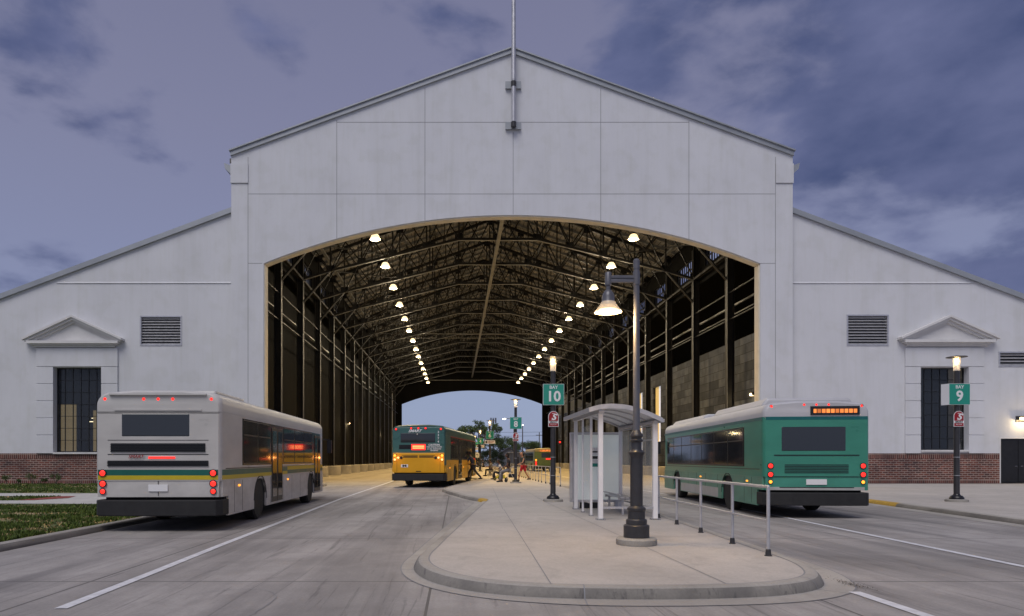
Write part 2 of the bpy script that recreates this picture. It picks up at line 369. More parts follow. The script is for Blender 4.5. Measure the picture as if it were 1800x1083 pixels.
def offset_poly(pts, d, closed=False):
    out = []; n = len(pts)
    for i in range(n):
        if closed: a, b = pts[i - 1], pts[(i + 1) % n]
        else: a, b = pts[max(i - 1, 0)], pts[min(i + 1, n - 1)]
        tx, ty = b[0] - a[0], b[1] - a[1]; l = math.hypot(tx, ty) or 1
        out.append((pts[i][0] - ty / l * d, pts[i][1] + tx / l * d))
    return out
def smooth_path(pts, k=2):
    for _ in range(k):
        q = [pts[0]]
        for a, b in zip(pts, pts[1:]):
            q.append((a[0] * .75 + b[0] * .25, a[1] * .75 + b[1] * .25)); q.append((a[0] * .25 + b[0] * .75, a[1] * .25 + b[1] * .75))
        q.append(pts[-1]); pts = q
    return pts
def kerb(name, inner, side, h=IZ, w=.17, m='kerb', ranges=None, mats=None):
    """kerb with a rounded nose along the inner (walk side) path; side=+1: road lies left of the path direction"""
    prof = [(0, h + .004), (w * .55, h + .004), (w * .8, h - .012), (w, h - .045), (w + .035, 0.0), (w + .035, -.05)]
    b = MB(); rings = [[(x, y, z) for (x, y) in offset_poly(inner, side * o)] for o, z in prof]
    n = len(inner)
    vs = [v for r_ in rings for v in r_]
    vs = [(vs[i][0], vs[i][1], prof[i // n][1]) for i in range(len(vs))]
    fs = []; ms = []
    for j in range(len(prof) - 1):
        for i in range(n - 1):
            f = (j * n + i, j * n + i + 1, (j + 1) * n + i + 1, (j + 1) * n + i)
            fs.append(f if side > 0 else f[::-1])
            yy = (inner[i][0] + inner[i + 1][0]) / 2, (inner[i][1] + inner[i + 1][1]) / 2
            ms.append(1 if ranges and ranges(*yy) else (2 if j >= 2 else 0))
    b.v = vs; b.f = fs; b.m = ms
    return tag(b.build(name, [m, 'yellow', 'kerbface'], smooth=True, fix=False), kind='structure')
# island: inner edge of the kerb, from the far right round the nose to the far left
right = [(5.6, DB), (5.5, 60), (5.4, 38), (5.25, 26), (5.0, 17), (4.62, 10.6)]
nose = [(4.62, 10.6), (4.60, 9.9), (4.53, 9.1), (4.30, 8.35), (4.0, 7.95), (3.45, 7.65), (2.7, 7.52), (1.9, 7.49), (1.1, 7.55), (.5, 7.75), (.08, 8.1), (-.22, 8.6), (-.38, 9.2), (-.40, 9.9), (-.3, 10.8)]
left = [(-.3, 10.8), (-.18, 12), (.36, 17.0), (1.0, 22.7), (1.12, 23.6), (1.02, 24.3), (.6, 25.4), (-.35, 31.0), (-.50, 32.4), (-.46, 33.6), (-.1, 36.5), (1.72, 49.5), (1.8, 51), (1.6, 52), (0, 57.5), (-.1, 59), (1.9, 75.5), (1.7, 78), (0, 84), (2.0, 101), (1.8, 104), (.2, 110), (1.6, DB)]
isl = right[:-1] + smooth_path(nose, 2) + smooth_path(left[1:], 2)
sheet('platform', isl, IZ, 'walk')
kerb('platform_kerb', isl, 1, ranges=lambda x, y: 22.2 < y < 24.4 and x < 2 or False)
def voffset(w):
    c = offset_poly(isl, 1.0); return [(p[0] + (q[0] - p[0]) * w(p[0]), p[1] + (q[1] - p[1]) * w(p[0])) for p, q in zip(isl, c)]
gw = lambda x: .37 + .15 * min(1, max(0, (x + .3) / 1.8))
g_in = offset_poly(isl, .19); g_out = voffset(gw)
gb = MB(); k0 = 3; k1 = len(isl)
sel = [i for i in range(len(isl)) if isl[i][1] < 30]
for a, b_ in zip(sel, sel[1:]):
    gb.add([(*g_in[a], .006), (*g_in[b_], .006), (*g_out[b_], .006), (*g_out[a], .006)], [(0, 1, 2, 3)])
tag(gb.build('gutter', 'gutter'), kind='structure')
ed = voffset(lambda x: gw(x) + .015)
gb = MB()
for a, b_ in zip(sel, sel[1:]):
    gb.add([(*g_out[a], .007), (*g_out[b_], .007), (*ed[b_], .007), (*ed[a], .007)], [(0, 1, 2, 3)])
ji = offset_poly(isl, -.02)
for a, b_ in zip(sel, sel[1:]):
    gb.add([(*isl[a], IZ + .003), (*isl[b_], IZ + .003), (*ji[b_], IZ + .003), (*ji[a], IZ + .003)], [(0, 1, 2, 3)])
def seam(p, q, z, w=.014):
    dx, dy = q[0] - p[0], q[1] - p[1]; l = math.hypot(dx, dy); nx, ny = -dy / l * w / 2, dx / l * w / 2
    gb.add([(p[0] + nx, p[1] + ny, z), (p[0] - nx, p[1] - ny, z), (q[0] - nx, q[1] - ny, z), (q[0] + nx, q[1] + ny, z)], [(0, 1, 2, 3)])
for p, q in [((1.05, 7.55), (1.32, 19)), ((3.0, 7.6), (2.9, 22)), ((.3, 16.6), (5.0, 16.9)), ((1.0, 22.6), (5.2, 22.8)), ((1.3, 19), (1.8, 34)), ((2.9, 22), (3.2, 36)), ((-.3, 31), (5.3, 31.2)), ((-.1, 12), (4.75, 12.3))]:
    seam(p, q, IZ + .004)
def kerb_seam(i):
    p = Vector((*isl[i], 0)); q = Vector((*offset_poly(isl, 1.0)[i], 0)); n = (q - p).normalized(); t_ = Vector((-n.y, n.x, 0)) * .007
    pr = [(0, IZ + .007), (.094, IZ + .007), (.137, IZ - .009), (.173, IZ - .043), (.209, .010), (gw(isl[i][0]), .010)]
    pts = [p + n * o + Vector((0, 0, z)) for o, z in pr]
    for a, c in zip(pts, pts[1:]): gb.add([a - t_, a + t_, c + t_, c - t_], [(0, 1, 2, 3)])
near_i = [i for i in range(len(isl)) if isl[i][1] < 26]
acc = 0; last = None
for i in near_i:
    if last is not None: acc += math.dist(isl[i], isl[last])
    last = i
    if acc > 2.6: kerb_seam(i); acc = 0
tag(gb.build('expansion_joint', 'joint'), kind='structure')

# painted lines
lb = MB()
def stripe(pts, w=.13, z=.008):
    o1 = offset_poly(pts, w / 2); o2 = offset_poly(pts, -w / 2)
    for i in range(len(pts) - 1):
        lb.add([(*o1[i], z), (*o1[i + 1], z), (*o2[i + 1], z), (*o2[i], z)], [(0, 1, 2, 3)])
stripe([(-3.97, 6.85), (-4.02, 9), (-4.12, 12), (-4.4, 26), (-4.42, 44), (-4.6, 120)])
stripe([(7.75, 7.8), (7.93, 9.5), (8.54, 18.2), (9.0, 26), (9.3, 60)])
stripe([(4.5, 5.0), (4.5, 7.72)], .14)
tag(lb.build('lane_marking', 'line'), kind='structure')

# left verge
LK = -7.6
lp = [(LK, -10), (LK, 18.5), (LK - .2, 20), (LK - .9, 21), (LK - .9, 27.5), (LK - .2, 28.5), (LK, 30), (LK, DF - .3)]
kerb('verge_kerb', lp[::-1], 1)
sheet('lawn_ground', [(-60, -10), (LK, -10), (LK, 18.5), (LK - .2, 20), (LK - .9, 21), (LK - .9, 27.5), (LK - .2, 28.5), (LK, 30), (LK, DF - .3), (-60, DF - .3)][::1], IZ, 'lawn')
sheet('path', [(-60, 21.0), (-14, 21.3), (-9.5, 21.0), (-8.5, 21), (-8.5, 27.5), (-9.5, 27.7), (-15.2, 27.7), (-60, 28.6), (-60, 26.2), (-14.5, 25.6), (-14.0, 24.2), (-14.5, 22.9), (-60, 22.6)], IZ + .012, 'path')
sheet('tactile_pad', [(-14.75, 22.95), (-14.2, 22.95), (-13.75, 24.2), (-14.2, 25.5), (-14.75, 25.4)], IZ + .02, 'red_pad')
# right pavement
rp = [(12.7, 9), (12.9, 13), (13.15, 15.4), (13.75, 19), (14.25, 22.5), (15.0, 28), (15.7, 34), (16.6, DF - .3)]
rp = smooth_path(rp, 1)
sheet('pavement', rp + [(60, DF - .1), (60, 9)], IZ, 'walk')
kerb('pavement_kerb', rp, 1, ranges=lambda x, y: 22.6 < y < 25.6)
gb2 = MB(); gi = offset_poly(rp, .2); go = offset_poly(rp, .65)
for i in range(len(rp) - 1): gb2.add([(*gi[i], .006), (*gi[i + 1], .006), (*go[i + 1], .006), (*go[i], .006)], [(0, 1, 2, 3)])
tag(gb2.build('pavement_gutter', 'gutter'), kind='structure')

# grass blades on the verge
gm = MB(); rnd = random.Random(3)
from mathutils import noise as mnoise
cnt = 0
while cnt < 42000:
    y = rnd.uniform(10.5, 38.9); x = LK - .05 - rnd.random() ** 1.2 * min(24, (y * .70 - 7.2) if y > 11 else .8) if y * .7 > 7.7 else LK - rnd.random() * .7
    if 20.9 < y < 22.8 or 25.5 < y < 28.4 or x > LK - .03 or (x > -14.7 and 20.6 < y < 28.2): 
        cnt += .2; continue
    d = mnoise.fractal(Vector((x * .9, y * .9, 0)), 1, 2, 5)
    dry = d > .06
    if dry and rnd.random() < .75: cnt += .3; continue
    h = rnd.uniform(.03, .085) * (.6 if dry else 1); a = rnd.random() * 6.28; w = rnd.uniform(.008, .02) * (1 + y / 25); lx, ly = rnd.gauss(0, .02), rnd.gauss(0, .02)
    gm.add([(x - math.cos(a) * w, y - math.sin(a) * w, IZ), (x + math.cos(a) * w, y + math.sin(a) * w, IZ), (x + lx, y + ly, IZ + h)], [(0, 1, 2)], 1 if dry and rnd.random() < .6 else 0)
    cnt += 1
tag(gm.build('grass', ['grass', 'straw'], fix=False), 'patchy lawn of short green and dry grass beside the left kerb', 'grass', kind='stuff')

# ================================================================ the hall
HO = (CX, DF, 0)
hall = thing('transit_hall', 'large white gabled hall with wide arched opening and low wings on brick base', 'hall', HO)
def P(px, py, Y=DF): return at(px, py, Y)
def prof_roof(x):                                   # main roof underside line at the front
    return P(0, 95)[1] - .364 * abs(x - CX)
WY = DF + .35                                       # wing front plane
def wing_top(x): return P(0, 370)[1] - .374 * (abs(x - CX) - 16.2)
def wallstrips(b, y0, y1, xs, holes, bot, top, m=0):
    xs = sorted(set([x for x in xs] + [h[0] for h in holes] + [h[1] for h in holes]))
    for x0, x1 in zip(xs, xs[1:]):
        xm = (x0 + x1) / 2
        hs = sorted([(h[2], h[3]) for h in holes if h[0] - 1e-6 <= xm <= h[1] + 1e-6])
        z = bot; segs = []
        for a, c in hs:
            if a > z: segs.append((z, z, a, a))
            z = c
        segs.append((z, z, top(x0), top(x1)))
        for a0, a1, c0, c1 in segs:
            b.prism([(x0, a0), (x1, a1), (x1, c1), (x0, c0)], y0, y1, 'Y', m)
TW = 493.5 * SCL; OW = 436.5 * SCL; ZS = P(0, 463)[1]; ZC = P(0, 378)[1]; RI = ZC - ZS; RR = (OW * OW + RI * RI) / (2 * RI)
def arch(x): return ZC - (RR - math.sqrt(RR * RR - (x - CX) ** 2))
BT = P(0, 797)[1]                                   # brick top
def gable(y0, y1, name, mm, front=True):
    b = MB()
    for s in (-1, 1):
        x0, x1 = sorted((CX + s * OW, CX + s * TW))
        b.prism([(x0, 0 if not front else BT), (x1, 0 if not front else BT), (x1, prof_roof(x1)), (x0, prof_roof(x0))], y0, y1)
    n = 56; xs = [CX - OW + 2 * OW * i / n for i in range(n + 1)]
    for x0, x1 in zip(xs, xs[1:]):
        b.prism([(x0, arch(x0)), (x1, arch(x1)), (x1, prof_roof(x1)), (x0, prof_roof(x0))], y0, y1)
    if front:
        # scored joints
        j = .028
        def v(px, pa, pb):
            x = P(px, 0)[0]; b.box(x - j / 2, x + j / 2, y0 - .003, y0 + .01, P(0, pb)[1], P(0, pa)[1], 1)
        def h(py, pa, pb):
            z = P(0, py)[1]; b.box(P(pa, 0)[0], P(pb, 0)[0], y0 - .004, y0 + .01, z - j / 2, z + j / 2, 1)
        for px in (592, 747, 1056, 1211): v(px, 95 + .364 * abs(px - 900) + 4, HY - (arch(P(px, 0)[0]) - CH) / SCL)
        v(902, 232, 377)
        v(436, 276, 796); v(1363, 276, 796)
        h(215, 592, 1211); h(341, 436, 1363); h(463, 436, 461); h(463, 1334, 1363)
        for a, c in ((406, 436), (1363, 1393)): h(322, a, c)
    o = b.build(name, mm, hall, HO); return o
gable(DF, DF + .55, 'front_wall', ['stucco', 'joint'])
# cream painted reveal lining of the arch
b = MB(); n = 56
xs = [CX - OW + 2 * OW * i / n for i in range(n + 1)]
for x0, x1 in zip(xs, xs[1:]):
    b.prism([(x0, arch(x0) - .07), (x1, arch(x1) - .07), (x1, arch(x1) - .003), (x0, arch(x0) - .003)], DF + .06, DF + .62)
for s in (-1, 1):
    x0, x1 = sorted((CX + s * (OW - .07), CX + s * (OW - .003))); b.box(x0, x1, DF + .06, DF + .62, .0, ZS - .08)
b.build('arch_trim', 'cream', hall, HO)
# brick foot of the tower piers
for s in (-1, 1):
    b = MB(); x0, x1 = sorted((CX + s * OW, CX + s * TW)); b.box(x0, x1, DF - .012, DF + .55, 0, BT - .3); b.box(x0, x1, DF - .02, DF + .55, BT - .3, BT, 1)
    b.build('brick_base', ['brick', 'soldier'], hall, HO)
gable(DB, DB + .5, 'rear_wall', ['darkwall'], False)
# pilaster cap block
b = MB()
for s in (-1, 1):
    x0, x1 = sorted((CX + s * (TW - .98), CX + s * (TW + .03))); b = MB(); b.box(x0, x1, DF - .06, DF + .3, P(0, 322)[1], P(0, 288)[1]); b.build('cap_block', 'stucco', hall, HO)
# roof : metal on top, deck and rafters underneath
ap = P(0, 91)[1]; ev = prof_roof(CX + TW)
def roofpoly(s, t0, t1, ext=.25):
    xe = CX + s * (TW + ext); ze = P(0, 95)[1] - .364 * (TW + ext); z0 = P(0, 95)[1]
    return [(CX, z0 + t0), (xe, ze + t0), (xe, ze + t1), (CX, z0 + t1)]
b = MB()
for s in (-1, 1): b.prism(roofpoly(s, .0, .26, .02), DF - .12, DF + .6, 'Y', 0); b.prism(roofpoly(s, .26, .34, .08), DF - .2, DB + .8, 'Y', 1)
b.build('roof_edge', ['fascia', 'fascia'], hall, HO)
b = MB()
for s in (-1, 1):
    b.prism(roofpoly(s, -.02, .24, .3), DF + .62, DB + .6, 'Y', 0)
    y = DF + .9
    while y < DB - .2:                              # rafters across the slope
        for t in (0,):
            a = (CX + s * .1, y, P(0, 95)[1] - .16); c = (CX + s * (TW - .5), y, prof_roof(CX + TW - .5) - .16)
            b.beam(a, c, .13, .2, 1)
        y += BAY / 4
b.build('roof', ['deck', 'steel_pale'], hall, HO)
for s in (-1, 1):                                   # eave return and gutter
    b = MB(); xe = CX + s * TW
    poly = [(xe + s * .003, P(0, 290)[1]), (xe + s * .46, P(0, 285)[1]), (xe + s * .40, P(0, 295)[1]), (xe + s * .003, P(0, 306)[1])]
    b.prism(poly, DF + .1, DB + .4); b.build('eave_gutter', 'fascia', hall, HO)
# wings
LW = [P(95, 0, WY)[0], P(179, 0, WY)[0], P(0, 795, WY)[1], P(0, 646, WY)[1]]
RW = [P(1617, 0, WY)[0], P(1701, 0, WY)[0], P(0, 791, WY)[1], P(0, 646, WY)[1]]
DR = [P(1757, 0, WY)[0], P(1757, 0, WY)[0] + 2.3, IZ, P(0, 769, WY)[1]]
VENTS = [(248, 318, 557, 606), (1490, 1560, 555, 606), (1757, 1827, 620, 643)]
def vh(v): x0, z1 = P(v[0], v[2], WY); x1, z0 = P(v[1], v[3], WY); return [x0, x1, z0, z1]
XE = 33
for s, holes in ((-1, [LW, vh(VENTS[0])]), (1, [RW, DR, vh(VENTS[1]), vh(VENTS[2])])):
    xa, xb = sorted((CX + s * (TW + .002), CX + s * XE))
    up = [h for h in holes]
    def cut(h, lo, hi): return [h[0], h[1], max(h[2], lo), min(h[3], hi)]
    b = MB(); BTW = P(0, 797, WY)[1]
    hs = [cut(h, BTW, 99) for h in holes if h[3] > BTW]
    hs = [h if h[2] > BTW else [h[0], h[1], BTW, h[3]] for h in hs]
    # upper stucco
    xs = sorted(set([xa, xb] + [h[0] for h in hs] + [h[1] for h in hs]))
    for x0, x1 in zip(xs, xs[1:]):
        xm = (x0 + x1) / 2; z = BTW
        for h in sorted([h for h in hs if h[0] - 1e-6 <= xm <= h[1] + 1e-6], key=lambda h: h[2]):
            if h[2] > z + 1e-4: b.prism([(x0, z), (x1, z), (x1, h[2]), (x0, h[2])], WY, WY + .45)
            z = h[3]
        b.prism([(x0, z), (x1, z), (x1, wing_top(x1)), (x0, wing_top(x0))], WY, WY + .45)
    zl = P(0, 497, WY)[1]; xl0, xl1 = (P(100, 0, WY)[0], P(406, 0, WY)[0]) if s < 0 else (P(1393, 0, WY)[0], P(1715, 0, WY)[0])
    b.prism([(WY - .045, zl - .03), (WY + .002, zl + .05), (WY + .002, zl - .03)], xl0, xl1, 'X', 0)
    b.build('wing_wall', ['stucco', 'joint'], hall, HO)
    b = MB(); segs = [(xa, xb)] if s < 0 else [(xa, DR[0]), (DR[1], xb)]
    for x0, x1 in segs:
        b.box(x0, x1, WY - .008, WY + .45, .02, BTW - .62, 0); b.box(x0, x1, WY - .008, WY + .45, BTW - .325, BTW - .3, 0)
        b.box(x0, x1, WY - .014, WY + .45, BTW - .3, BTW - .002, 1); b.box(x0, x1, WY - .008, WY + .45, BTW - .62, BTW - .325, 0)
        b.box(x0, x1, WY - .02, WY - .008, IZ, IZ + .2, 1)
    b.build('brick_base', ['brick', 'soldier'], hall, HO)
    # wing roof, its edge strip, outer wall
    b = MB(); xt = CX + s * (TW + .01); xo = CX + s * (XE + .4); zt, zo = wing_top(xt), wing_top(xo)
    b.prism([(xt, zt), (xo, zo), (xo, zo + .3), (xt, zt + .3)], WY - .15, WY + .5, 'Y', 0)
    b.prism([(xt, zt - .003), (xo, zo - .003), (xo, zo + .27), (xt, zt + .27)], WY + .5, DB + .3, 'Y', 1)
    b.build('wing_roof', ['fascia', 'darkwall'], hall, HO)
    b = MB(); x0, x1 = sorted((CX + s * XE, CX + s * (XE + .4))); b.box(x0, x1, WY, DB + .3, 0, wing_top(CX + s * XE) - .15)
    xx0, xx1 = sorted((CX + s * TW, CX + s * XE)); b.prism([(xx0, 0), (xx1, 0), (xx1, wing_top(xx1)), (xx0, wing_top(xx0))], DB, DB + .28)
    b.build('outer_wall', 'stucco', hall, HO)
# window surrounds with pediment
def window_bay(h, pxl, pxr, ped, joints):
    # ped = (left px, right px, apex y, base y)
    x0, x1 = P(pxl, 0, WY)[0], P(pxr, 0, WY)[0]; zt = P(0, 612, WY)[1]; b = MB(); d = .10
    zb = P(0, 797, WY)[1]
    ys = [612, 645] + joints + [797]
    for a, c in ((x0, h[0] - .003), (h[1] + .003, x1)):
        zs = [P(0, y, WY)[1] for y in ys[1:]]
        for z1, z0 in zip(zs, zs[1:]): b.box(a, c, WY - d, WY + .02, z0 + (.02 if z0 > zb + .1 else 0), z1 - .02)
        b.box(a + .015, c - .015, WY - d + .03, WY + .02, zb, zs[0])
    b.box(x0, x1, WY - d, WY + .02, h[3] + .045, zt)
    o = b.build('window_surround', 'stucco', hall, HO, bevel=.012)
    b = MB(); pl, pr = P(ped[0], 0, WY)[0], P(ped[1], 0, WY)[0]; zA = P(0, ped[2], WY)[1]; zB = P(0, ped[3], WY)[1]; xm = (pl + pr) / 2
    # horizontal cornice in three steps
    b.box(pl + .5, pr - .5, WY - .16, WY + .02, zB - .30, zB - .20); b.box(pl + .36, pr - .36, WY - .26, WY + .02, zB - .20, zB - .11); b.box(pl + .22, pr - .22, WY - .40, WY + .02, zB - .11, zB + .05)
    t = .40
    for s in (-1, 1):
        e = pl if s < 0 else pr
        def q(u0, u1, off): # raking band between depths
            return [(e - s * 0, zB + u0), (xm, zA - t + u0 + .0), (xm, zA - t + u1), (e, zB + u1)]
        sl_ = (zA - .14 - (zB + .06)) / abs(xm - e)
        def band(lo, hi, y, cutx):
            ex = e - s * cutx; z_at = lambda x: zA - sl_ * abs(x - xm)
            b.prism([(ex, z_at(ex) - lo), (xm, zA - lo), (xm, zA - hi), (ex, z_at(ex) - hi)], y, WY + .02)
        band(0, .13, WY - .46, 0); band(.13, .27, WY - .36, .12); band(.27, .42, WY - .22, .3)
    b.prism([(pl + .4, zB + .05), (pr - .4, zB + .05), (xm, zA - .3)], WY - .08, WY + .02)
    b.build('pediment', 'trim', hall, HO)
    # sash
    b = MB(); x0, x1, z0, z1 = h; yy = WY + .30
    b.box(x0, x1, WY - .14, WY + .34, z0 - .1, z0 - .002, 1)
    fr = b
    o = fr.build('window_sill', ['sash', 'trim'], hall, HO)
    b = MB(); w = .06
    b.box(x0, x0 + w, yy, yy + .08, z0, z1); b.box(x1 - w, x1, yy, yy + .08, z0, z1); b.box(x0 + w, x1 - w, yy, yy + .08, z0, z0 + w); b.box(x0 + w, x1 - w, yy, yy + .08, z1 - w, z1)
    for i in range(1, 6): x = x0 + (x1 - x0) * i / 6; b.box(x - .016, x + .016, yy + .005, yy + .07, z0 + w, z1 - w)
    for i in range(1, 7): z = z0 + (z1 - z0) * i / 7; b.box(x0 + w, x1 - w, yy + .01, yy + .06, z - .014, z + .014)
    fo = b.build('window', 'sash', hall, HO)
    b = MB(); b.box(x0 + .03, x1 - .03, yy + .035, yy + .045, z0 + .03, z1 - .03); b.build('pane', 'winglass', fo, HO)
    return fo
lw = window_bay(LW, 65, 208, (46, 219, 556, 602), [675, 705, 735, 765])
rw = window_bay(RW, 1590, 1728, (1577, 1748, 556, 600), [675, 705, 735, 765])
MT['blind'] = vary(mat('lit_blind', (.5, .40, .22), .8, emit=(.8, .6, .28), es=.34), .2, 2)
MT['roomdark'] = mat('room_dark', (.03, .035, .045), .8)
MT['roomlight'] = mat('room_light', (.9, .8, .6), .5, emit=(1, .85, .55), es=5)
for h, fo, lit in ((LW, lw, True), (RW, rw, False)):
    b = MB(); x0, x1, z0, z1 = h
    b.box(x0 - .6, x1 + .6, WY + 2.5, WY + 2.6, 0, z1 + .5, 0); b.box(x0 - .6, x1 + .6, WY + .5, WY + 2.5, z1 + .45, z1 + .5, 0)
    if lit:
        b.box(x0 + .1, x0 + (x1 - x0) * .36, WY + .52, WY + .55, z0, z0 + (z1 - z0) * .57, 1); b.box(x0 + (x1 - x0) * .72, x1 - .1, WY + .52, WY + .55, z0, z0 + (z1 - z0) * .5, 1)
        b.box(x0 + 1.1, x0 + 1.5, WY + 1.8, WY + 1.84, z0 + 1.86, z0 + 1.9, 2); b.box(x0 + 1.0, x0 + 1.6, WY + 2.2, WY + 2.24, z0 + 2.1, z0 + 2.13, 2)
    else:
        b.box(x0 + .7, x0 + 1.1, WY + 1.8, WY + 1.84, z0 + 1.6, z0 + 1.63, 2); b.box(x0 + 1.25, x0 + 1.5, WY + 2.2, WY + 2.24, z0 + 1.62, z0 + 1.65, 2); b.box(x0 + .9, x0 + 1.05, WY + 2.2, WY + 2.24, z0 + 1.3, z0 + 1.33, 2)
    b.build('room_interior', ['roomdark', 'blind', 'roomlight'], fo, HO)
for v in VENTS:
    h = vh(v); b = MB(); x0, x1, z0, z1 = h
    b.box(x0 - .06, x0 + .02, WY - .03, WY + .2, z0 - .06, z1 + .06); b.box(x1 - .02, x1 + .06, WY - .03, WY + .2, z0 - .06, z1 + .06)
    b.box(x0 + .02, x1 - .02, WY - .03, WY + .2, z1 - .02, z1 + .06); b.box(x0 + .02, x1 - .02, WY - .03, WY + .2, z0 - .06, z0 + .02)
    n = max(3, int((z1 - z0) / .155))
    for i in range(n):
        z = z0 + (i + .5) * (z1 - z0) / n
        b.prism([(WY + .01, z - .055), (WY + .03, z - .07), (WY + .16, z + .05), (WY + .14, z + .065)], x0 + .02, x1 - .02, 'X')
    b.box(x0, x1, WY + .21, WY + .24, z0, z1, 1)
    b.build('louver_vent', ['alu', 'black'], hall, HO)
# side door and lamp over it
x0, x1, z0, z1 = DR
b = MB(); b.box(x0, x0 + .07, WY - .01, WY + .2, z0, z1); b.box(x1 - .07, x1, WY - .01, WY + .2, z0, z1); b.box(x0 + .07, x1 - .07, WY - .01, WY + .2, z1 - .07, z1)
fr = b.build('door_frame', 'trim', hall, HO)
xm = (x0 + x1) / 2
for a, c in ((x0 + .08, xm - .015), (xm + .015, x1 - .08)):
    b = MB(); b.box(a, c, WY + .08, WY + .13, z0 + .03, z1 - .08); dd = b.build('door', 'black', hall, HO, bevel=.005)
    hx = c - .09 if a < xm - .5 else a + .09
    b = MB(); b.tube([(hx, WY + .085, z0 + 1.0), (hx, WY + .02, z0 + 1.0), (hx - .13 if a < xm - .5 else hx + .13, WY + .02, z0 + 1.0)], .014, 8); b.build('door_handle', 'chrome', dd, HO, True)
def wall_lamp(X, Y, Z, label, ny=-1, nx=0, e=60, w=.32):
    t = thing('wall_lamp', label, 'lamp', (X, Y, Z), math.atan2(nx, -ny) if nx == 0 else (R(90) if nx > 0 else R(-90)), 'wall lamps')
    b = MB(); b.prism([(0.0, .22), (-.3, .20), (-.3, .13), (0, .13)], -w, w, 'X'); b.box(-w, w, -.05, -.003, -.13, .13); b.box(-w, -w + .03, -.28, -.05, -.02, .13); b.box(w - .03, w, -.28, -.05, -.02, .13)
    b.build('lamp_housing', 'post', t, bevel=.01)
    b = MB(); b.box(-w + .04, w - .04, -.26, -.06, -.01, .12); b.build('lens', 'lampglow', t, bevel=.02)
    point_light('lamp_light', t, (0, -.45, -.12), e, (1, .76, .42), .12)
    return t
wall_lamp((DR[0] + DR[1]) / 2 + .1, WY, P(0, 738, WY)[1], 'bronze box wall lamp glowing above the black double door', e=40)
wall_lamp(CX - 16.28, 82, 5.8, 'small glowing wall lamp on dark left hall wall, nearer of two', nx=1, e=70, w=.2)
wall_lamp(CX - 16.28, 119, 6.0, 'small glowing wall lamp on dark left hall wall, farther of two', nx=1, e=70, w=.2)
wall_lamp(CX + 16.28, 44.6, 5.7, 'small glowing wall lamp on grey panel wall by right arch edge', nx=-1, e=40, w=.2)

# inner side walls
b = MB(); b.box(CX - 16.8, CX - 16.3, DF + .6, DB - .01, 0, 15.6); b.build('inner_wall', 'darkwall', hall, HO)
b = MB(); wins = [(65.2, 67.6, 2.5, 8.6), (68.6, 70.9, 2.5, 8.6), (71.6, 74.0, 2.5, 8.6)]
ys = sorted(set([DF + .6, DB - .01] + [w[0] for w in wins] + [w[1] for w in wins]))
for y0, y1 in zip(ys, ys[1:]):
    ym = (y0 + y1) / 2; w = [w for w in wins if w[0] <= ym <= w[1]]
    if w: b.box(CX + 16.3, CX + 16.8, y0, y1, 0, w[0][2]); b.box(CX + 16.3, CX + 16.8, y0, y1, w[0][3], 9.8)
    else: b.box(CX + 16.3, CX + 16.8, y0, y1, 0, 9.8)
b.build('inner_wall', 'block', hall, HO)
MT['day_pane'] = mat('pale_pane', (.5, .5, .5), .4, emit=(.62, .66, .8), es=.75)
MT['warm_pane'] = mat('warm_pane', (.5, .4, .2), .4, emit=(.9, .62, .2), es=.45)
for i, w in enumerate(wins):
    b = MB(); b.box(CX + 16.45, CX + 16.6, w[0], w[0] + .1, w[2], w[3]); b.box(CX + 16.45, CX + 16.6, w[1] - .1, w[1], w[2], w[3]); b.box(CX + 16.45, CX + 16.6, w[0] + .1, w[1] - .1, (w[2] + w[3]) / 2, (w[2] + w[3]) / 2 + .1)
    fo = b.build('window', 'sash', hall, HO)
    b = MB(); b.box(CX + 16.5, CX + 16.53, w[0] + .1, w[0] + 1.2, w[2], w[3], 0); b.box(CX + 16.5, CX + 16.53, w[0] + 1.2, w[1] - .1, w[2], w[3], 1); b.build('pane', ['day_pane', 'warm_pane'], fo, HO)
# clerestory walls with windows in every bay
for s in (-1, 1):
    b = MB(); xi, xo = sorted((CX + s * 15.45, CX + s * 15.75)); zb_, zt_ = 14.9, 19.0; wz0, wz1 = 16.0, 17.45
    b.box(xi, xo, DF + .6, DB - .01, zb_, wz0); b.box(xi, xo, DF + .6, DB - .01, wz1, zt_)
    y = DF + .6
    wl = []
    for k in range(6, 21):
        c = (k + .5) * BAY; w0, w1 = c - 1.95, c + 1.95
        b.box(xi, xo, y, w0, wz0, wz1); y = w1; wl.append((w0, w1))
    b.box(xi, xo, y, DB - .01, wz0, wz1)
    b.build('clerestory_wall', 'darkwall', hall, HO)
    for w0, w1 in wl:
        b = MB(); xa = (xi + xo) / 2
        b.box(xa - .04, xa + .04, w0, w1, wz0, wz0 + .06); b.box(xa - .04, xa + .04, w0, w1, wz1 - .06, wz1); b.box(xa - .04, xa + .04, w0, w1, 16.68, 16.76)
        for i in range(9): yy = w0 + (w1 - w0) * i / 8; b.box(xa - .035, xa + .035, yy - (.09 if i % 3 == 0 else .03), yy + (.09 if i % 3 == 0 else .03), wz0 + .06, wz1 - .06)
        b.build('window', 'sash', hall, HO)
# columns with concrete plinth
def column(s, k):
    b = MB(); x = CX + s * 15.2; y = k * BAY
    for dx in (-.22, .22): b.box(x + dx - .02, x + dx + .02, y - .2, y + .2, .0, 17.6)
    b.box(x - .2, x + .2, y - .02, y + .02, 0, 17.6)
    b.box(x - s * .24 - .012, x - s * .24 + .012, y - .21, y - .15, .8, 15.5, 1)
    c = b.build('column', ['steel', 'steel_pale'], hall, HO)
    b = MB(); b.lathe([(.9, 0), (.9, .85), (.86, .9)], (x, y, 0), 20); b.build('column_plinth', 'kerb', c, HO, True)
for s in (-1, 1):
    for k in range(7, 21): column(s, k)
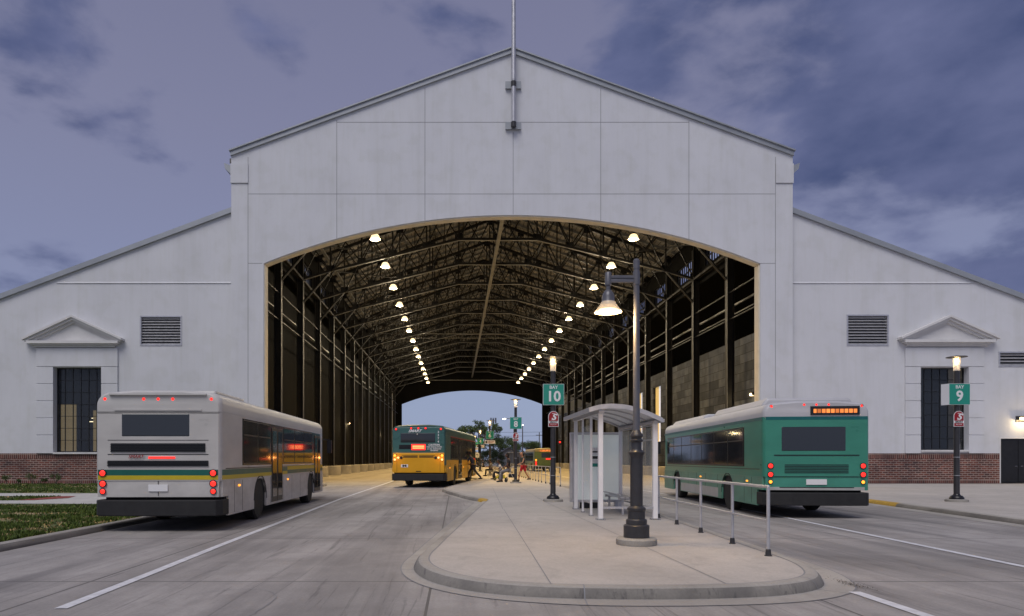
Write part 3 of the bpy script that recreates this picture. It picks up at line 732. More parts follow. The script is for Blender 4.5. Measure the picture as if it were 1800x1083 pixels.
# roof trusses
Z0 = 1.5 + 16.6 * 1.021
def bot(dx):
    a = abs(dx)
    return Z0 if a < 3.0 else (Z0 - .245 * (a - 3.0) if a < 12.9 else Z0 - .245 * 9.9 - (a - 12.9) * .30)
def top(dx): return P(0, 95)[1] - .364 * abs(dx) - .42
def truss_mesh():
    b = MB(); nodes = [0, 3.0, 5.5, 8.1, 10.5, 12.9, 15.1]
    for s in (-1, 1):
        b.beam((s * 15.2, 0, top(15.2)), (0, 0, top(0)), .26, .26)
        for i, (a, c) in enumerate(zip(nodes, nodes[1:])):
            b.beam((s * a, 0, bot(a)), (s * c, 0, bot(c)), .24, .18); b.beam((s * a, -.05, bot(a) - .1), (s * c, -.05, bot(c) - .1), .20, .03, 1)  # pale strip under the chord paints its lit edge
        for i, a in enumerate(nodes):
            if s < 0 and i == 0: continue
            b.beam((s * a, 0, bot(a)), (s * a, 0, top(a)), .11, .11)
            b.box(s * a - .32, s * a + .32, -.015, .015, bot(a) - .1, bot(a) + .42)
            b.box(s * a - .3, s * a + .3, -.015, .015, top(a) - .42, top(a) + .05)
        for i, (a, c) in enumerate(zip(nodes, nodes[1:])):
            b.beam((s * a, .03, top(a)), (s * c, .03, bot(c)), .09, .09)
            b.beam((s * a, -.03, bot(a)), (s * c, -.03, top(c)), .08, .08)
        for a, c in zip(nodes, nodes[1:]):         # secondary mid struts
            m_ = (a + c) / 2; b.beam((s * m_, 0, (bot(m_) + top(m_)) / 2), (s * m_, 0, top(m_)), .07, .07)
        b.beam((s * 15.0, 0, 13.6), (s * 12.9, 0, bot(12.9)), .15, .15); b.beam((s * 15.0, -.08, 13.6 - .06), (s * 12.9, -.08, bot(12.9) - .06), .06, .02, 1)  # same painted lit edge under the knee brace
    return b
t0 = truss_mesh().build('roof_truss', ['steel', 'steel_pale'], hall, (0, 0, 0)); t0.location = (0, 7 * BAY - DF, 0)
for k in range(8, 21):
    c = t0.copy(); COL.objects.link(c); c.location = (0, k * BAY - DF, 0)
# purlins, struts, lateral bracing
ya, yb = DF + .62, DB - .02
for s in (-1, 1):
    for a in (2.5, 5.2, 7.9, 10.6, 13.3):
        b = MB(); b.box(CX + s * a - .07, CX + s * a + .07, ya, yb, top(a) + .14, top(a) + .28); b.build('purlin', 'steel', hall, HO)
    for dx, z, r_, m in ((13.9, 18.2, .11, 'steel_pale'), (15.15, 12.7, .05, 'steel'), (15.15, 10.9, .05, 'steel'), (15.05, 15.3, .12, 'steel'), (15.9, 12.1, .07, 'steel_pale'), (16.1, 11.6, .04, 'steel_pale')):
        b = MB(); b.box(CX + s * dx - r_, CX + s * dx + r_, ya, yb, z - r_ * .7, z + r_ * .7); b.build('longitudinal_strut', m, hall, HO)
    for k in range(7, 20):                          # bracing in the plane of the bottom chord
        y0, y1 = k * BAY, (k + 1) * BAY
        b = MB(); b.beam((CX + s * 12.9, y0, bot(12.9)), (CX + s * 8.1, y1, bot(8.1)), .07, .07); b.beam((CX + s * 8.1, y0, bot(8.1) - .08), (CX + s * 12.9, y1, bot(12.9) - .08), .07, .07)
        b.build('bracing', 'steel', hall, HO)
b = MB(); b.box(CX - .13, CX + .13, ya, yb, Z0 - .28, Z0 - .1); b.build('ridge_walkway', 'steel_pale', hall, HO)
b = MB(); z = 1.5 + 220 * 14 * BAY / F
b.tube([(CX - 13.2, 14 * BAY - .5, z), (CX + 13.2, 14 * BAY - .5, z)], .05); b.tube([(CX - 13.2, 14.5 * BAY, z + .1), (CX + 13.2, 14.5 * BAY, z + .1)], .05)
b.tube([(CX - 9, DB - 1, 17.6), (CX + 9, DB - 1, 17.6)], .09)
b.build('cross_pipe', 'steel_pale', hall, HO)

# high-bay lamps
ORD = ['nearest', 'second', 'third', 'fourth', 'fifth', 'sixth', 'seventh', 'eighth', 'ninth', 'tenth', 'eleventh', 'twelfth', 'thirteenth', 'farthest']
def lamp_proto():
    t = thing('hanging_lamp', '', 'lamp', (0, 0, 0), 0, 'bell lamps hanging in two rows under the hall roof')
    b = MB(); b.tube([(0, 0, .62), (0, 0, .42)], .03); b.lathe([(.05, .44), (.12, .42), (.13, .26), (.1, .25)], n=14); b.build('hanger', 'post', t, smooth=True)
    b = MB(); b.lathe([(.11, .26), (.20, .22), (.28, .10), (.33, -.06), (.345, -.1)], n=18); b.build('lamp_shade', 'lampglow2', t, smooth=True)
    b = MB(); b.lathe([(.02, -.1), (.25, -.11), (.25, -.14), (.02, -.15)], n=16); b.build('bulb', 'lampglow', t, smooth=True)
    return t
lp0 = None
for s, side in ((-1, 'left'), (1, 'right')):
    for k in range(7, 21):
        if lp0 is None: lp0 = lamp_proto(); o = lp0
        else: o = copy_tree(lp0)
        o.location = (CX + s * 8.65, k * BAY - .25, bot(8.65) - .72)
        o['label'] = f'glowing bell lamp under the hall roof, {ORD[k - 7]} in the {side} row' if k not in (7, 20) else f'glowing bell lamp under the hall roof, {ORD[k-7]} lamp of the {side} row'
for o in [o for o in SC.objects if o.name.startswith('hanging_lamp')]:
    point_light('lamp_light', o, (0, 0, -.35), 420, (1, .82, .56), .2)
    l = bpy.data.lights.new('lamp_beam', 'SPOT'); l.energy = 3600; l.color = (1, .64, .22); l.spot_size = R(112); l.spot_blend = .7; l.shadow_soft_size = .2
    q = bpy.data.objects.new('lamp_beam', l); COL.objects.link(q); q.parent = o; q.location = (0, 0, -.34)
# flagpole on the gable
fz0 = P(0, 228)[1]; x = P(902, 0)[0]
fp = thing('flagpole', 'tall grey flagpole bracketed to the gable peak', 'flagpole', (x, DF - .32, fz0))
b = MB(); b.tube([(0, 0, 0), (0, 0, 2.7)], .125, 14); b.tube([(0, 0, 2.7), (0, 0, 12.5)], [.135, .10], 14); b.lathe([(.11, -.02), (.15, 0), (.15, .28), (.11, .3)], n=14, m=1); b.lathe([(.11, 2.3), (.15, 2.32), (.15, 2.6), (.11, 2.62)], n=14, m=1); b.build('pole', ['alu', 'post'], fp, smooth=True)
for z in (.02, 2.36):
    b = MB(); b.box(-.45, .45, .26, .315, z - .02, z + .4); b.box(-.45, .45, .16, .26, z - .06, z - .02); b.box(-.09, .09, .1, .26, z + .05, z + .25); b.build('bracket', 'fascia', fp)
# ================================================================ street lamp, bay posts, shelter, railings
t = thing('street_lamp', 'tall dark street lamp with stepped base and glowing bell shade on the platform nose', 'street lamp', (2.93, 11.1, IZ))
b = MB(); b.lathe([(.31, -.01), (.325, .02), (.325, .09), (.30, .115), (.05, .12)], n=28); b.build('footing', 'kerb', t, smooth=True)
b = MB()
b.lathe([(.205, .12), (.205, .31), (.19, .325), (.166, .33), (.166, .40), (.155, .415), (.137, .42), (.137, .545), (.148, .56), (.148, .595), (.12, .615), (.1, .63), (.1, 1.38), (.104, 1.44), (.125, 1.47), (.128, 1.50), (.1, 1.52), (.085, 1.55), (.085, 1.66), (.105, 1.68), (.105, 1.70), (.085, 1.715), (.088, 1.74), (.105, 1.76), (.10, 1.79), (.07, 1.83), (.056, 1.86)], n=28)
b.build('lamp_base', 'post', t, smooth=True)
b = MB(); b.lathe([(.056, 1.85), (.044, 4.48)], n=20); b.lathe([(.05, 4.48), (.05, 4.62), (.035, 4.64)], n=20); b.build('pole', 'postlight', t, smooth=True)
b = MB(); b.box(-.45, -.04, -.03, .03, 4.26, 4.305); b.box(-.45, -.04, -.018, .018, 4.305, 4.325); b.box(-.45, -.04, -.03, .03, 4.325, 4.37)
b.lathe([(.052, 4.21), (.052, 4.415), (.045, 4.425)], (-.46, 0, 0), 16); b.lathe([(.056, 4.22), (.056, 4.44)], n=16)
b.lathe([(.035, 4.13), (.035, 4.21)], (-.46, 0, 0), 12); b.build('arm', 'postlight', t, smooth=True, bevel=.004)
b = MB(); b.lathe([(.035, 4.14), (.055, 4.125), (.085, 4.08), (.10, 4.03), (.10, 3.95), (.105, 3.94)], (-.46, 0, 0), 20); b.build('lamp_head', 'postlight', t, smooth=True)
b = MB(); n = 32
prof = [(.105, 3.95), (.15, 3.87), (.225, 3.775)]
b.lathe(prof, (-.46, 0, 0), n); b.f = b.f[:-2]; b.m = b.m[:-2]
sh = b.build('lamp_shade', 'lampshade', t, smooth=True)
b = MB(); b.lathe([(.04, 3.83), (.15, 3.82), (.17, 3.79), (.15, 3.775), (.04, 3.77)], (-.46, 0, 0), 20); b.build('bulb', 'lampglow', t, smooth=True)
point_light('lamp_light', t, (-.46, 0, 3.66), 170, (1, .66, .30), .15)

def s_emblem(parent, z, k=1.0, y=-.012):
    """red arched stop plate with white border, white S mark and name band"""
    def archp(w, h, r): return [(-w, 0), (w, 0), (w, h - r)] + [(r * math.cos(a), h - r + r * math.sin(a)) for a in [math.pi * i / 12 for i in range(1, 12)]] + [(-w, h - r)]
    b = MB(); b.prism([(x * k, z + q * k) for x, q in archp(.17, .51, .17)], y, y + .008, 'Y', 0)
    b.prism([(x * k, z + (q + .016) * k) for x, q in archp(.152, .478, .152)], y - .003, y + .001, 'Y', 1)
    b.box(-.152 * k, .152 * k, y - .006, y - .002, z + .115 * k, z + .19 * k, 0); b.box(-.045 * k, .045 * k, y - .006, y - .002, z + .425 * k, z + .442 * k, 0)
    o = b.build('stop_sign', ['sign_white', 'red_sign'], parent)
    text('lettering', 'S', .27 * k, 'sign_white', o, (0, y - .007, z + .31 * k), shear=.35, bold=.010 * k, sx=1.15)
    text('lettering', 'SMART', .082 * k, 'sign_black', o, (0, y - .009, z + .152 * k), bold=.001)
    text('lettering', 'BUS STOP', .045 * k, 'sign_white', o, (0, y - .007, z + .068 * k))
def bay_post(X, Y, num, label, group='bay posts with green number signs', flap=False, kiosk=False, stop=True, board=False, zt=4.85, e=45):
    t = thing('bay_post', label, 'bay post', (X, Y, IZ), 0, group)
    b = MB(); b.lathe([(.33, -.01), (.33, .07), (.30, .085), (.1, .085)], n=22); b.build('footing', 'kerb', t, smooth=True)
    b = MB(); b.lathe([(.21, .085), (.21, .13), (.17, .19), (.11, .22), (.09, .26)], n=18); b.build('post_base', 'black', t, smooth=True)
    b = MB(); b.lathe([(.088, .22), (.078, zt - .55)], n=18)
    for z in (.85, 1.45): b.lathe([(.094, z), (.094, z + .02)], n=18, m=1)
    b.build('pole', ['post', 'alu'], t, smooth=True)
    b = MB(); b.lathe([(.095, zt - .56), (.10, zt - .36), (.105, zt - .14), (.02, zt - .135)], n=16); b.build('lamp_lens', 'glow_soft', t, smooth=True)
    b = MB(); b.lathe([(.045, zt - .34), (.05, zt - .16)], n=10); b.build('bulb', 'lampglow', t, smooth=True)
    b = MB(); b.lathe([(.05, zt - .13), (.30, zt - .115), (.30, zt - .10), (.12, zt - .07), (.02, zt - .05)], n=22); b.build('lamp_cap', 'post', t, smooth=True)
    point_light('lamp_light', t, (0, 0, zt - .25), e, (1, .70, .34), .06)
    zs = 3.17
    b = MB(); b.box(-.345, .345, -.13, -.095, zs, zs + .69, 0); b.box(-.335, .335, -.134, -.13, zs + .01, zs + .68, 1)
    for z in (zs + .12, zs + .55): b.box(-.05, .05, -.095, -.06, z, z + .04, 0)
    if flap: b.prism([(-.345, -.13), (-.43, .12), (-.41, .13), (-.33, -.10)], zs, zs + .69, 'Z', 0)
    s = b.build('bay_sign', ['sign_white', 'green_sign'], t)
    text('lettering', 'BAY', .15, 'sign_white', s, (0, -.137, zs + .575), bold=.002)
    text('lettering', num, .47, 'sign_white', s, (0, -.137, zs + .27), bold=.012)
    if stop:
        s_emblem(t, 2.46, 1.0, -.10)
    if board:
        b = MB(); b.box(-.45, .45, -.13, -.10, zs - .42, zs - .13); bo = b.build('direction_board', 'sign_white', t)
        b = MB(); b.lathe([(.09, -.002), (.09, .002)], (-.3, -.133, zs - .275), 16, axis='Y'); b.build('round_mark', 'sign_black', bo)
        text('lettering', 'SMART', .17, 'red_sign', bo, (.10, -.134, zs - .275), bold=.002)
    if kiosk:
        b = MB(); b.box(.06, .17, .1, .2, 1.05, 3.15, 0); b.box(.055, .175, .09, .21, 1.35, 1.9, 1); b.build('equipment_box', ['black', 'sign_white'], t)
    return t
bay_post(3.19, 22.5, '10', 'black lamp post carrying the green bay 10 sign, beside the shelter')
bay_post(16.42, 22.4, '9', 'black lamp post carrying the green bay 9 sign on the right pavement', flap=True, kiosk=True)
bay_post(3.48, 40.0, '8', 'black lamp post carrying the green bay 8 sign under the arch', zt=5.0)
bay_post(2.9, 59, '6', 'lamp post with the green bay 6 sign, first one inside the hall', stop=False, board=True)
bay_post(2.75, 78, '4', 'lamp post with the green bay 4 sign, between the bay 6 and bay 2 posts', stop=False, board=True)
bay_post(2.65, 97, '2', 'lamp post carrying the green bay 2 sign, farthest down the platform', stop=False, board=True)

# shelter
def rz_(x): # roof profile over X (world)
    pts = [(3.03, 2.63), (3.2, 2.68), (3.45, 2.71), (3.8, 2.69), (4.1, 2.62), (4.35, 2.53), (4.55, 2.44), (4.66, 2.385)]
    for (a, za), (b_, zb_) in zip(pts, pts[1:]):
        if a <= x <= b_: return za + (zb_ - za) * (x - a) / (b_ - a)
S0 = (3.9, 17.4, IZ)
t = thing('bus_shelter', 'white framed glass bus shelter with curved roof, right of the bay 10 post', 'shelter', S0)
b = MB(); xs = [3.03 + 1.629 * i / 18 for i in range(19)]
for x0, x1 in zip(xs, xs[1:]): b.prism([(x0, rz_(x0)), (x1, rz_(x1)), (x1, rz_(x1) + .045), (x0, rz_(x0) + .045)], 15.42, 19.1)
for Y in (15.38, 19.04):
    for x0, x1 in zip(xs, xs[1:]): b.prism([(x0, rz_(x0) - .05), (x1, rz_(x1) - .05), (x1, rz_(x1) + .055), (x0, rz_(x0) + .055)], Y, Y + .07, 'Y', 1)
for Y in (16.3, 17.2, 18.1):
    for x0, x1 in zip(xs[2:-2], xs[3:-1]): b.prism([(x0, rz_(x0) - .03), (x1, rz_(x1) - .03), (x1, rz_(x1) - .001), (x0, rz_(x0) - .001)], Y, Y + .05, 'Y', 1)
b.box(3.0, 3.06, 15.4, 19.1, 2.58, 2.68, 1); b.box(4.63, 4.70, 15.4, 19.1, 2.345, 2.42, 1)
b.box(3.24, 3.36, 15.5, 19.0, 2.56, 2.64, 1); b.box(4.5, 4.62, 15.5, 19.0, 2.33, 2.39, 1)
b.build('roof', ['white', 'alu'], t, S0)
def post(x, y, w, zt, m='white'):
    b = MB(); b.box(x - w / 2, x + w / 2, y - w / 2, y + w / 2, IZ + .03, zt); o = b.build('post', m, t, S0, bevel=.006)
    b = MB(); b.box(x - w, x + w, y - w, y + w, IZ, IZ + .015)
    for sx in (-1, 1):
        for sy in (-1, 1): b.lathe([(.012, IZ + .015), (.012, IZ + .04)], (x + sx * w * .8, y + sy * w * .8, 0), 8)
    b.build('foot_plate', 'chrome', o, S0)
post(3.30, 15.62, .105, 2.62); post(4.56, 15.66, .105, 2.38); post(3.30, 16.7, .055, 2.6); post(3.31, 17.85, .05, 2.6)
post(3.32, 18.95, .09, 2.6); post(4.56, 18.95, .09, 2.38); post(4.56, 17.3, .05, 2.36)
b = MB(); b.box(3.36, 4.50, 15.6, 15.64, .375, .425); b.box(3.29, 3.31, 16.75, 17.8, .42, .46); b.box(4.55, 4.57, 15.72, 18.9, .36, .40); b.box(4.55, 4.57, 15.72, 18.9, 2.28, 2.31)
b.box(4.54, 4.58, 15.72, 17.27, 1.95, 1.98)
b.build('rail', 'alu', t, S0)
for x0, x1, y0, y1, z0, z1 in ((3.295, 3.305, 16.74, 17.8, .46, 2.35), (4.555, 4.565, 15.74, 17.25, .40, 2.26), (4.555, 4.565, 17.35, 18.88, .40, 2.26)):
    b = MB(); b.box(x0, x1, y0, y1, z0, z1); b.build('glass_panel', 'glass', t, S0)
b = MB()
for i in range(4): x = 4.08 + i * .115; b.box(x, x + .09, 16.9, 18.8, .54, .565)
for y in (17.1, 18.6): b.box(4.06, 4.56, y, y + .05, .49, .54); b.box(4.15, 4.2, y, y + .05, IZ, .49); 
b.tube([(4.06, 16.9, .62), (4.06, 18.8, .62)], .018)
b.build('bench', 'alu', t, S0)
b = MB(); b.box(4.535, 4.55, 17.0, 17.24, 1.38, 1.72, 1); b.box(4.53, 4.536, 17.02, 17.22, 1.60, 1.70, 0); b.box(4.53, 4.536, 17.02, 17.22, 1.42, 1.50, 2); b.build('notice', ['sign_white', 'sign_black', 'green_sign'], t, S0)
A0 = (3.9, 19.35, IZ)
t = thing('advert_panel', 'free standing frosted display panel in grey frame behind the shelter', 'display panel', A0)
b = MB(); b.box(3.22, 4.68, 19.27, 19.43, .30, .37); b.box(3.22, 4.68, 19.27, 19.43, 2.20, 2.27); b.box(3.22, 3.29, 19.27, 19.43, .37, 2.20); b.box(4.61, 4.68, 19.27, 19.43, .37, 2.20); b.build('frame', 'alu', t, A0, bevel=.012)
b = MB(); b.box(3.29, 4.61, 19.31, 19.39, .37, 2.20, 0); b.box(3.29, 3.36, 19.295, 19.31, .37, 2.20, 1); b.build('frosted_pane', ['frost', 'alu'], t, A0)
for x0, x1 in ((3.32, 3.46), (4.48, 4.58)): b = MB(); b.box(x0, x1, 19.28, 19.42, IZ, .30); b.build('leg', 'alu', t, A0)
b = MB(); b.box(3.5, 4.0, 19.3, 19.40, .13, .29); b.build('control_box', 'black', t, A0)
b = MB(); b.box(3.80, 4.02, 19.28, 19.292, 1.52, 1.60, 1); b.box(3.80, 4.02, 19.28, 19.292, 1.62, 1.84, 0); b.box(3.83, 3.99, 19.276, 19.28, 1.70, 1.74, 1); b.box(3.80, 4.02, 19.28, 19.292, 1.40, 1.51, 0); b.box(3.80, 4.02, 19.28, 19.292, 1.30, 1.395, 2); b.build('notice', ['sign_white', 'sign_black', 'green_sign'], t, A0)

def railing(label, pts, top_h, mid_h, r=.024, name='railing', mid=True):
    ox, oy = pts[0]; t = thing(name, label, 'railing', (ox, oy, IZ))
    L_ = [(x - ox, y - oy) for x, y in pts]
    b = MB(); b.tube([(x, y, top_h) for x, y in L_], r, 10); b.ball((L_[0][0], L_[0][1], top_h), r, 8); b.build('top_rail', 'alu', t, smooth=True)
    if mid: b = MB(); b.tube([(x, y, mid_h) for x, y in L_], r * .8, 8); b.build('middle_rail', 'alu', t, smooth=True)
    for x, y in L_:
        b = MB(); b.tube([(x, y, .03), (x, y, top_h)], r, 10); po = b.build('post', 'alu', t, smooth=True)
        b = MB(); b.lathe([(r * 2.2, 0), (r * 2.2, .012), (r * 1.7, .015), (r * 1.5, .09), (r * 1.1, .1)], (x, y, 0), 12); b.build('post_foot', 'post', po, smooth=True)
    return t
railing('low white pipe railing along the right edge of the platform nose', [(4.47, 9.78), (4.53, 11.2), (4.62, 12.9), (4.70, 14.55), (4.80, 16.2)], .99, .50)
pts = []; y = 34.9; x = 5.35
while y < 66: pts.append((5.32 - .18 * min(1, (y - 34.9) / 6), y)); y += 1.55
railing('long white pipe railing at the platform edge under the arch, near the far bus', pts, .98, .5, .022)

# ================================================================ buses
MT['bandblack'] = mat('band_black', (.015, .016, .018), .12, spec=.8)
def busmats(pref, upper, lower, roof, skirt=None):
    MT[pref + 'u'] = vary(mat(pref + ' upper paint', upper, .30, spec=.6), .12, .8, (1, 1, 2.5), .08)
    MT[pref + 'l'] = vary(mat(pref + ' lower paint', lower, .34, spec=.6), .16, .9, (1, 1, 2.5), .1)
    MT[pref + 'r'] = vary(mat(pref + ' roof paint', roof, .4), .1, .8, (1, 1, 2.5), .1)
    MT[pref + 's'] = vary(mat(pref + ' skirt paint', skirt or lower, .4), .22, 1.2, (1, 1, 2.5), .1)
def wheel(parent, x, y, r=.50, w=.29):
    s = 1 if x > 0 else -1; xo = x + s * w / 2; xi = x - s * w / 2
    t = thing('wheel', None, None, (x, y, r)); t.parent = parent
    b = MB(); b.lathe([(r * .58, -w / 2), (r * .93, -w / 2), (r, -w / 2 + .04), (r, w / 2 - .04), (r * .93, w / 2), (r * .58, w / 2)], n=32, axis='X'); b.build('tyre', 'rubber', t, smooth=True)
    b = MB(); b.lathe([(r * .58, s * w / 2 * .96), (r * .54, s * w * .38), (r * .3, s * w * .2), (r * .22, s * w * .45), (.03, s * w * .47)][::1], n=24, axis='X')
    for i in range(8):
        a = i * math.pi / 4; b.lathe([(.014, s * w * .2), (.014, s * w * .34)], (0, .19 * math.cos(a), .19 * math.sin(a)), 6, axis='X')
    b.build('rim', 'alu', t, smooth=True)
def bus(name, label, loc, rz, p, W=2.6, Ln=12.1, H=2.98, stripes=(), roofz=2.5, pods=False, doors=True, grille='lower', sc=1, text_fn=None, marker=True, tail='round', win=(1.38, 2.38)):
    t = thing(name, label, 'bus', loc, rz, None); t.scale = (sc, sc, sc)
    hw = W / 2; zm = 1.06; z0 = .30; AX = [3.05, 9.6]; ar = .58
    def shell(za, zb, m, nm, rr=.30):
        b = MB(); ring = [(-hw, za), (-hw, zb - rr)] if nm == 'roof' else [(-hw, za), (-hw, zb)]
        if nm == 'roof':
            for i in range(1, 7): a = math.pi / 2 * i / 6; ring.append((-hw + rr * .9 * (1 - math.cos(a)), zb - rr + rr * math.sin(a) * .85))
            ring += [(-hw * .4, zb)]; ring = ring + [(-x, z) for x, z in ring[::-1]]
        else: ring = ring + [(-x, z) for x, z in ring[::-1]]
        ys = [(0, .955, .05), (.03, .98, .02), (.10, .995, 0), (.22, 1, 0), (Ln - .5, 1, 0), (Ln - .2, .98, .0), (Ln - .05, .93, .03), (Ln, .86, .06)]
        n = len(ring); vs = []
        for y, k, dz in ys:
            for x, z in ring: vs.append((x * k, y, z - (dz if z > zb - .5 and nm == 'roof' else 0)))
        fs = []
        for j in range(len(ys) - 1):
            for i in range(n): fs.append((j * n + i, j * n + (i + 1) % n, (j + 1) * n + (i + 1) % n, (j + 1) * n + i))
        fs += [tuple(range(n)), tuple(range((len(ys) - 1) * n, len(ys) * n))[::-1]]
        b.add(vs, fs); return b.build(nm, m, t, smooth=True)
    shell(zm, roofz, p + 'u', 'body'); shell(roofz + .002, H, p + 'r', 'roof')
    # lower sides with wheel arches cut out
    for s in (-1, 1):
        b = MB(); pts = [(.48, z0)]
        for ax in AX:
            pts += [(ax + ar * math.cos(a), max(z0, .50 + ar * math.sin(a))) for a in [math.pi - math.pi * i / 12 for i in range(13)]]
            pts[-13] = (ax - ar, z0); pts[-1] = (ax + ar, z0)
        pts += [(Ln - .3, z0), (Ln - .3, zm - .002), (.1, zm - .002), (.1, .72), (.48, .72)]
        mids = [min(q[1], zm - .03) for q in pts[:-4]]
        pts = [(q[0], m_) for q, m_ in zip(pts[:-4], mids)] + pts[-4:]
        n = len(pts); x1 = s * hw; x0 = s * (hw - .05)
        b.prism(pts, x0, x1, 'X'); b.build('side_skirt', p + 's', t)
        b = MB()
        for ax in AX:
            for i in range(12):
                a0, a1 = math.pi * i / 12, math.pi * (i + 1) / 12
                q = lambda a, r_: (ax + r_ * math.cos(a), min(.5 + r_ * math.sin(a), zm + .03))
                b.prism([q(a0, ar), q(a1, ar), q(a1, ar + .03), q(a0, ar + .03)], s * (hw - .3), s * (hw + .006), 'X')
        b.build('wheel_arch', 'base_black', t)
    b = MB(); b.box(-hw + .055, hw - .055, .35, Ln - .35, .33, zm - .04, 0); b.box(-hw * .96, hw * .96, .012, .34, .72, zm - .002, 1); b.box(-hw + .02, hw - .02, Ln - .34, Ln - .1, z0, zm - .003, 1)
    b.build('lower_body', ['base_black', p + 'l'], t)
    b = MB()   # rear bumper with rounded ends
    pol = [(-hw - .01, .5), (-hw - .01, .08), (-hw + .09, -.06), (-hw * .5, -.12), (hw * .5, -.12), (hw - .09, -.06), (hw + .01, .08), (hw + .01, .5), (hw - .06, .5), (hw - .06, .1), (-hw + .06, .1), (-hw + .06, .5)]
    b.prism(pol, .33, .66, 'Z'); b.build('bumper', 'rubber', t, bevel=.02)
    for ax in AX:
        for s in (-1, 1): wheel(t, s * (hw - .19), ax)
    # windows and doors
    wz0, wz1 = win
    for s in (-1, 1):
        y = 1.7
        segs = []
        if s > 0 and doors: segs = [(1.6, 2.75), (2.82, 3.95), ('D', 4.15, 5.35), (5.55, 6.9), (6.97, 8.3), (8.37, 9.7), ('D', 10.2, 11.3)]
        else: segs = [(1.6, 2.95), (3.02, 4.4), (4.47, 5.85), (5.92, 7.3), (7.37, 8.75), (8.82, 10.1), (10.17, 11.2)]
        for g in segs:
            if g[0] == 'D':
                _, a, c = g; m_ = (a + c) / 2
                for u, v in ((a, m_ - .01), (m_ + .01, c)):
                    b = MB(); xa, xb = sorted((s * (hw - .03), s * (hw + .014)))
                    b.box(xa, xb, u, v, .36, 2.36); d_ = b.build('door', 'sash', t)
                    b = MB(); xa, xb = sorted((s * (hw + .015), s * (hw + .02))); b.box(xa, xb, u + .07, v - .07, .5, 2.28); b.build('door_glass', 'darkglass', d_)
            else:
                b = MB(); xa, xb = sorted((s * (hw - .02), s * (hw + .008))); b.box(xa, xb, g[0] - .03, g[1] + .03, wz0 - .03, wz1 + .03, 1)
                xa, xb = sorted((s * (hw + .0085), s * (hw + .012))); b.box(xa, xb, g[0], g[1], wz0, wz1, 0)
                xa, xb = sorted((s * (hw + .012), s * (hw + .018))); b.box(xa, xb, g[0], g[1], wz1 - .34, wz1 - .31, 1)
                b.build('window', ['darkglass', 'sash'], t)
        b = MB(); xa, xb = sorted((s * (hw - .02), s * (hw + .004))); b.box(xa, xb, 1.5, 11.35, wz0 - .05, wz1 + .05); b.build('window_band', 'bandblack', t)
        # panel seams, marker lights
        b = MB(); xa, xb = sorted((s * (hw - .01), s * (hw + .003)))
        for yy in (.9, 1.5, 4.05, 5.45, 6.6, 7.8, 8.9, 10.3): b.box(xa, xb, yy, yy + .014, z0 + .04, zm - .02)
        b.box(xa, xb, .3, Ln - .5, wz0 - .12, wz0 - .10); b.build('panel_seam', 'sash', t)
        b = MB(); xa, xb = sorted((s * (hw - .01), s * (hw + .02)))
        b.box(xa, xb, 1.2, 1.3, .90, .94); b.box(xa, xb, 6.0, 6.1, .90, .94); b.build('marker_light', 'led_amber', t)
    for (za, zb, m, side, ya, yb) in stripes:
        b = MB()
        if side in ('all', 'rear'): b.box(-hw * .955, hw * .955, -.004, .01, za, zb)
        if side in ('all', 'side'):
            for s in (-1, 1): xa, xb = sorted((s * (hw - .01), s * (hw + .005))); b.box(xa, xb, ya, yb, za, zb)
        b.build('stripe', m, t)
    b = MB(); b.box(-hw + .1, hw - .1, Ln - .02, Ln + .01, 1.15, 2.35); b.build('windscreen', 'darkglass', t)
    for s in (-1, 1): b = MB(); b.beam((s * (hw - .1), Ln - .1, 2.3), (s * (hw + .22), Ln + .12, 2.25), .04, .04); b.box(s * (hw + .2) - .09, s * (hw + .2) + .09, Ln + .08, Ln + .14, 1.75, 2.25); b.build('mirror', 'black', t)
    return t, hw, Ln
def lamp_disc(par, x, z, r, m, nm='tail_light', y=-.012):
    b = MB(); b.lathe([(r * .84, .004), (r * .84, -.012), (r * .6, -.022), (.005, -.024)], (x, y, z), 16, axis='Y'); b.lathe([(r * 1.12, .004), (r * 1.12, -.014), (r * .86, -.014), (r * .86, .004)], (x, y, z), 16, m=1, axis='Y'); return b.build(nm, [m, 'sash'], par, smooth=True)
def rear_text(par, s, x, z, size, m='sign_white', shear=0, bold=0, sx=1): return text('lettering', s, size, m, par, (x, -.03, z), shear=shear, bold=bold, sx=sx, ext=.006)

# parked green and yellow bus
busmats('pk', (.035, .105, .095), (.62, .32, .015), (.030, .085, .080), (.60, .33, .03))
ang = math.atan2(1.85, 12.3)
MT['busyellow'] = vary(mat('bus yellow', (.66, .33, .012), .33, spec=.6), .06, 2)
MT['busgreen'] = vary(mat('bus rear green', (.045, .125, .115), .3, spec=.6), .12, 1.2, (1, 1, 3))
t, hw, Ln = bus('city_bus', 'parked green and yellow city bus with lit tail lamps under the arch', (-2.02, 36.5, 0), -ang, 'pk', sc=1.13, stripes=[(2.435, 2.475, 'red_sign', 'side', 1.5, 11.3), (1.06, 1.31, 'busyellow', 'side', .25, 11.7)])
b = MB(); b.prism([(-hw * .95, 1.66), (hw * .95, 1.66), (hw * .95, 2.72), (hw * .86, 2.86), (-hw * .86, 2.86), (-hw * .95, 2.72)], -.012, .03); b.build('rear_upper_panel', 'busgreen', t, bevel=.02)
b = MB(); b.box(-hw * .955, hw * .955, -.02, .03, .70, 1.65); yp = b.build('rear_lower_panel', 'busyellow', t, bevel=.02)
b = MB()
for x in (-hw * .80, hw * .80): b = MB(); b.box(x - .006, x + .006, -.0235, -.02, .74, 1.60); b.build('panel_seam', 'base_black', yp)
for a, c in ((-.80, -.04), (.04, .80)):
    b = MB()
    for i in range(3): b.box(a, c, -.024, -.02, 1.42 + i * .04, 1.445 + i * .04)
    b.build('engine_grille', 'base_black', yp)
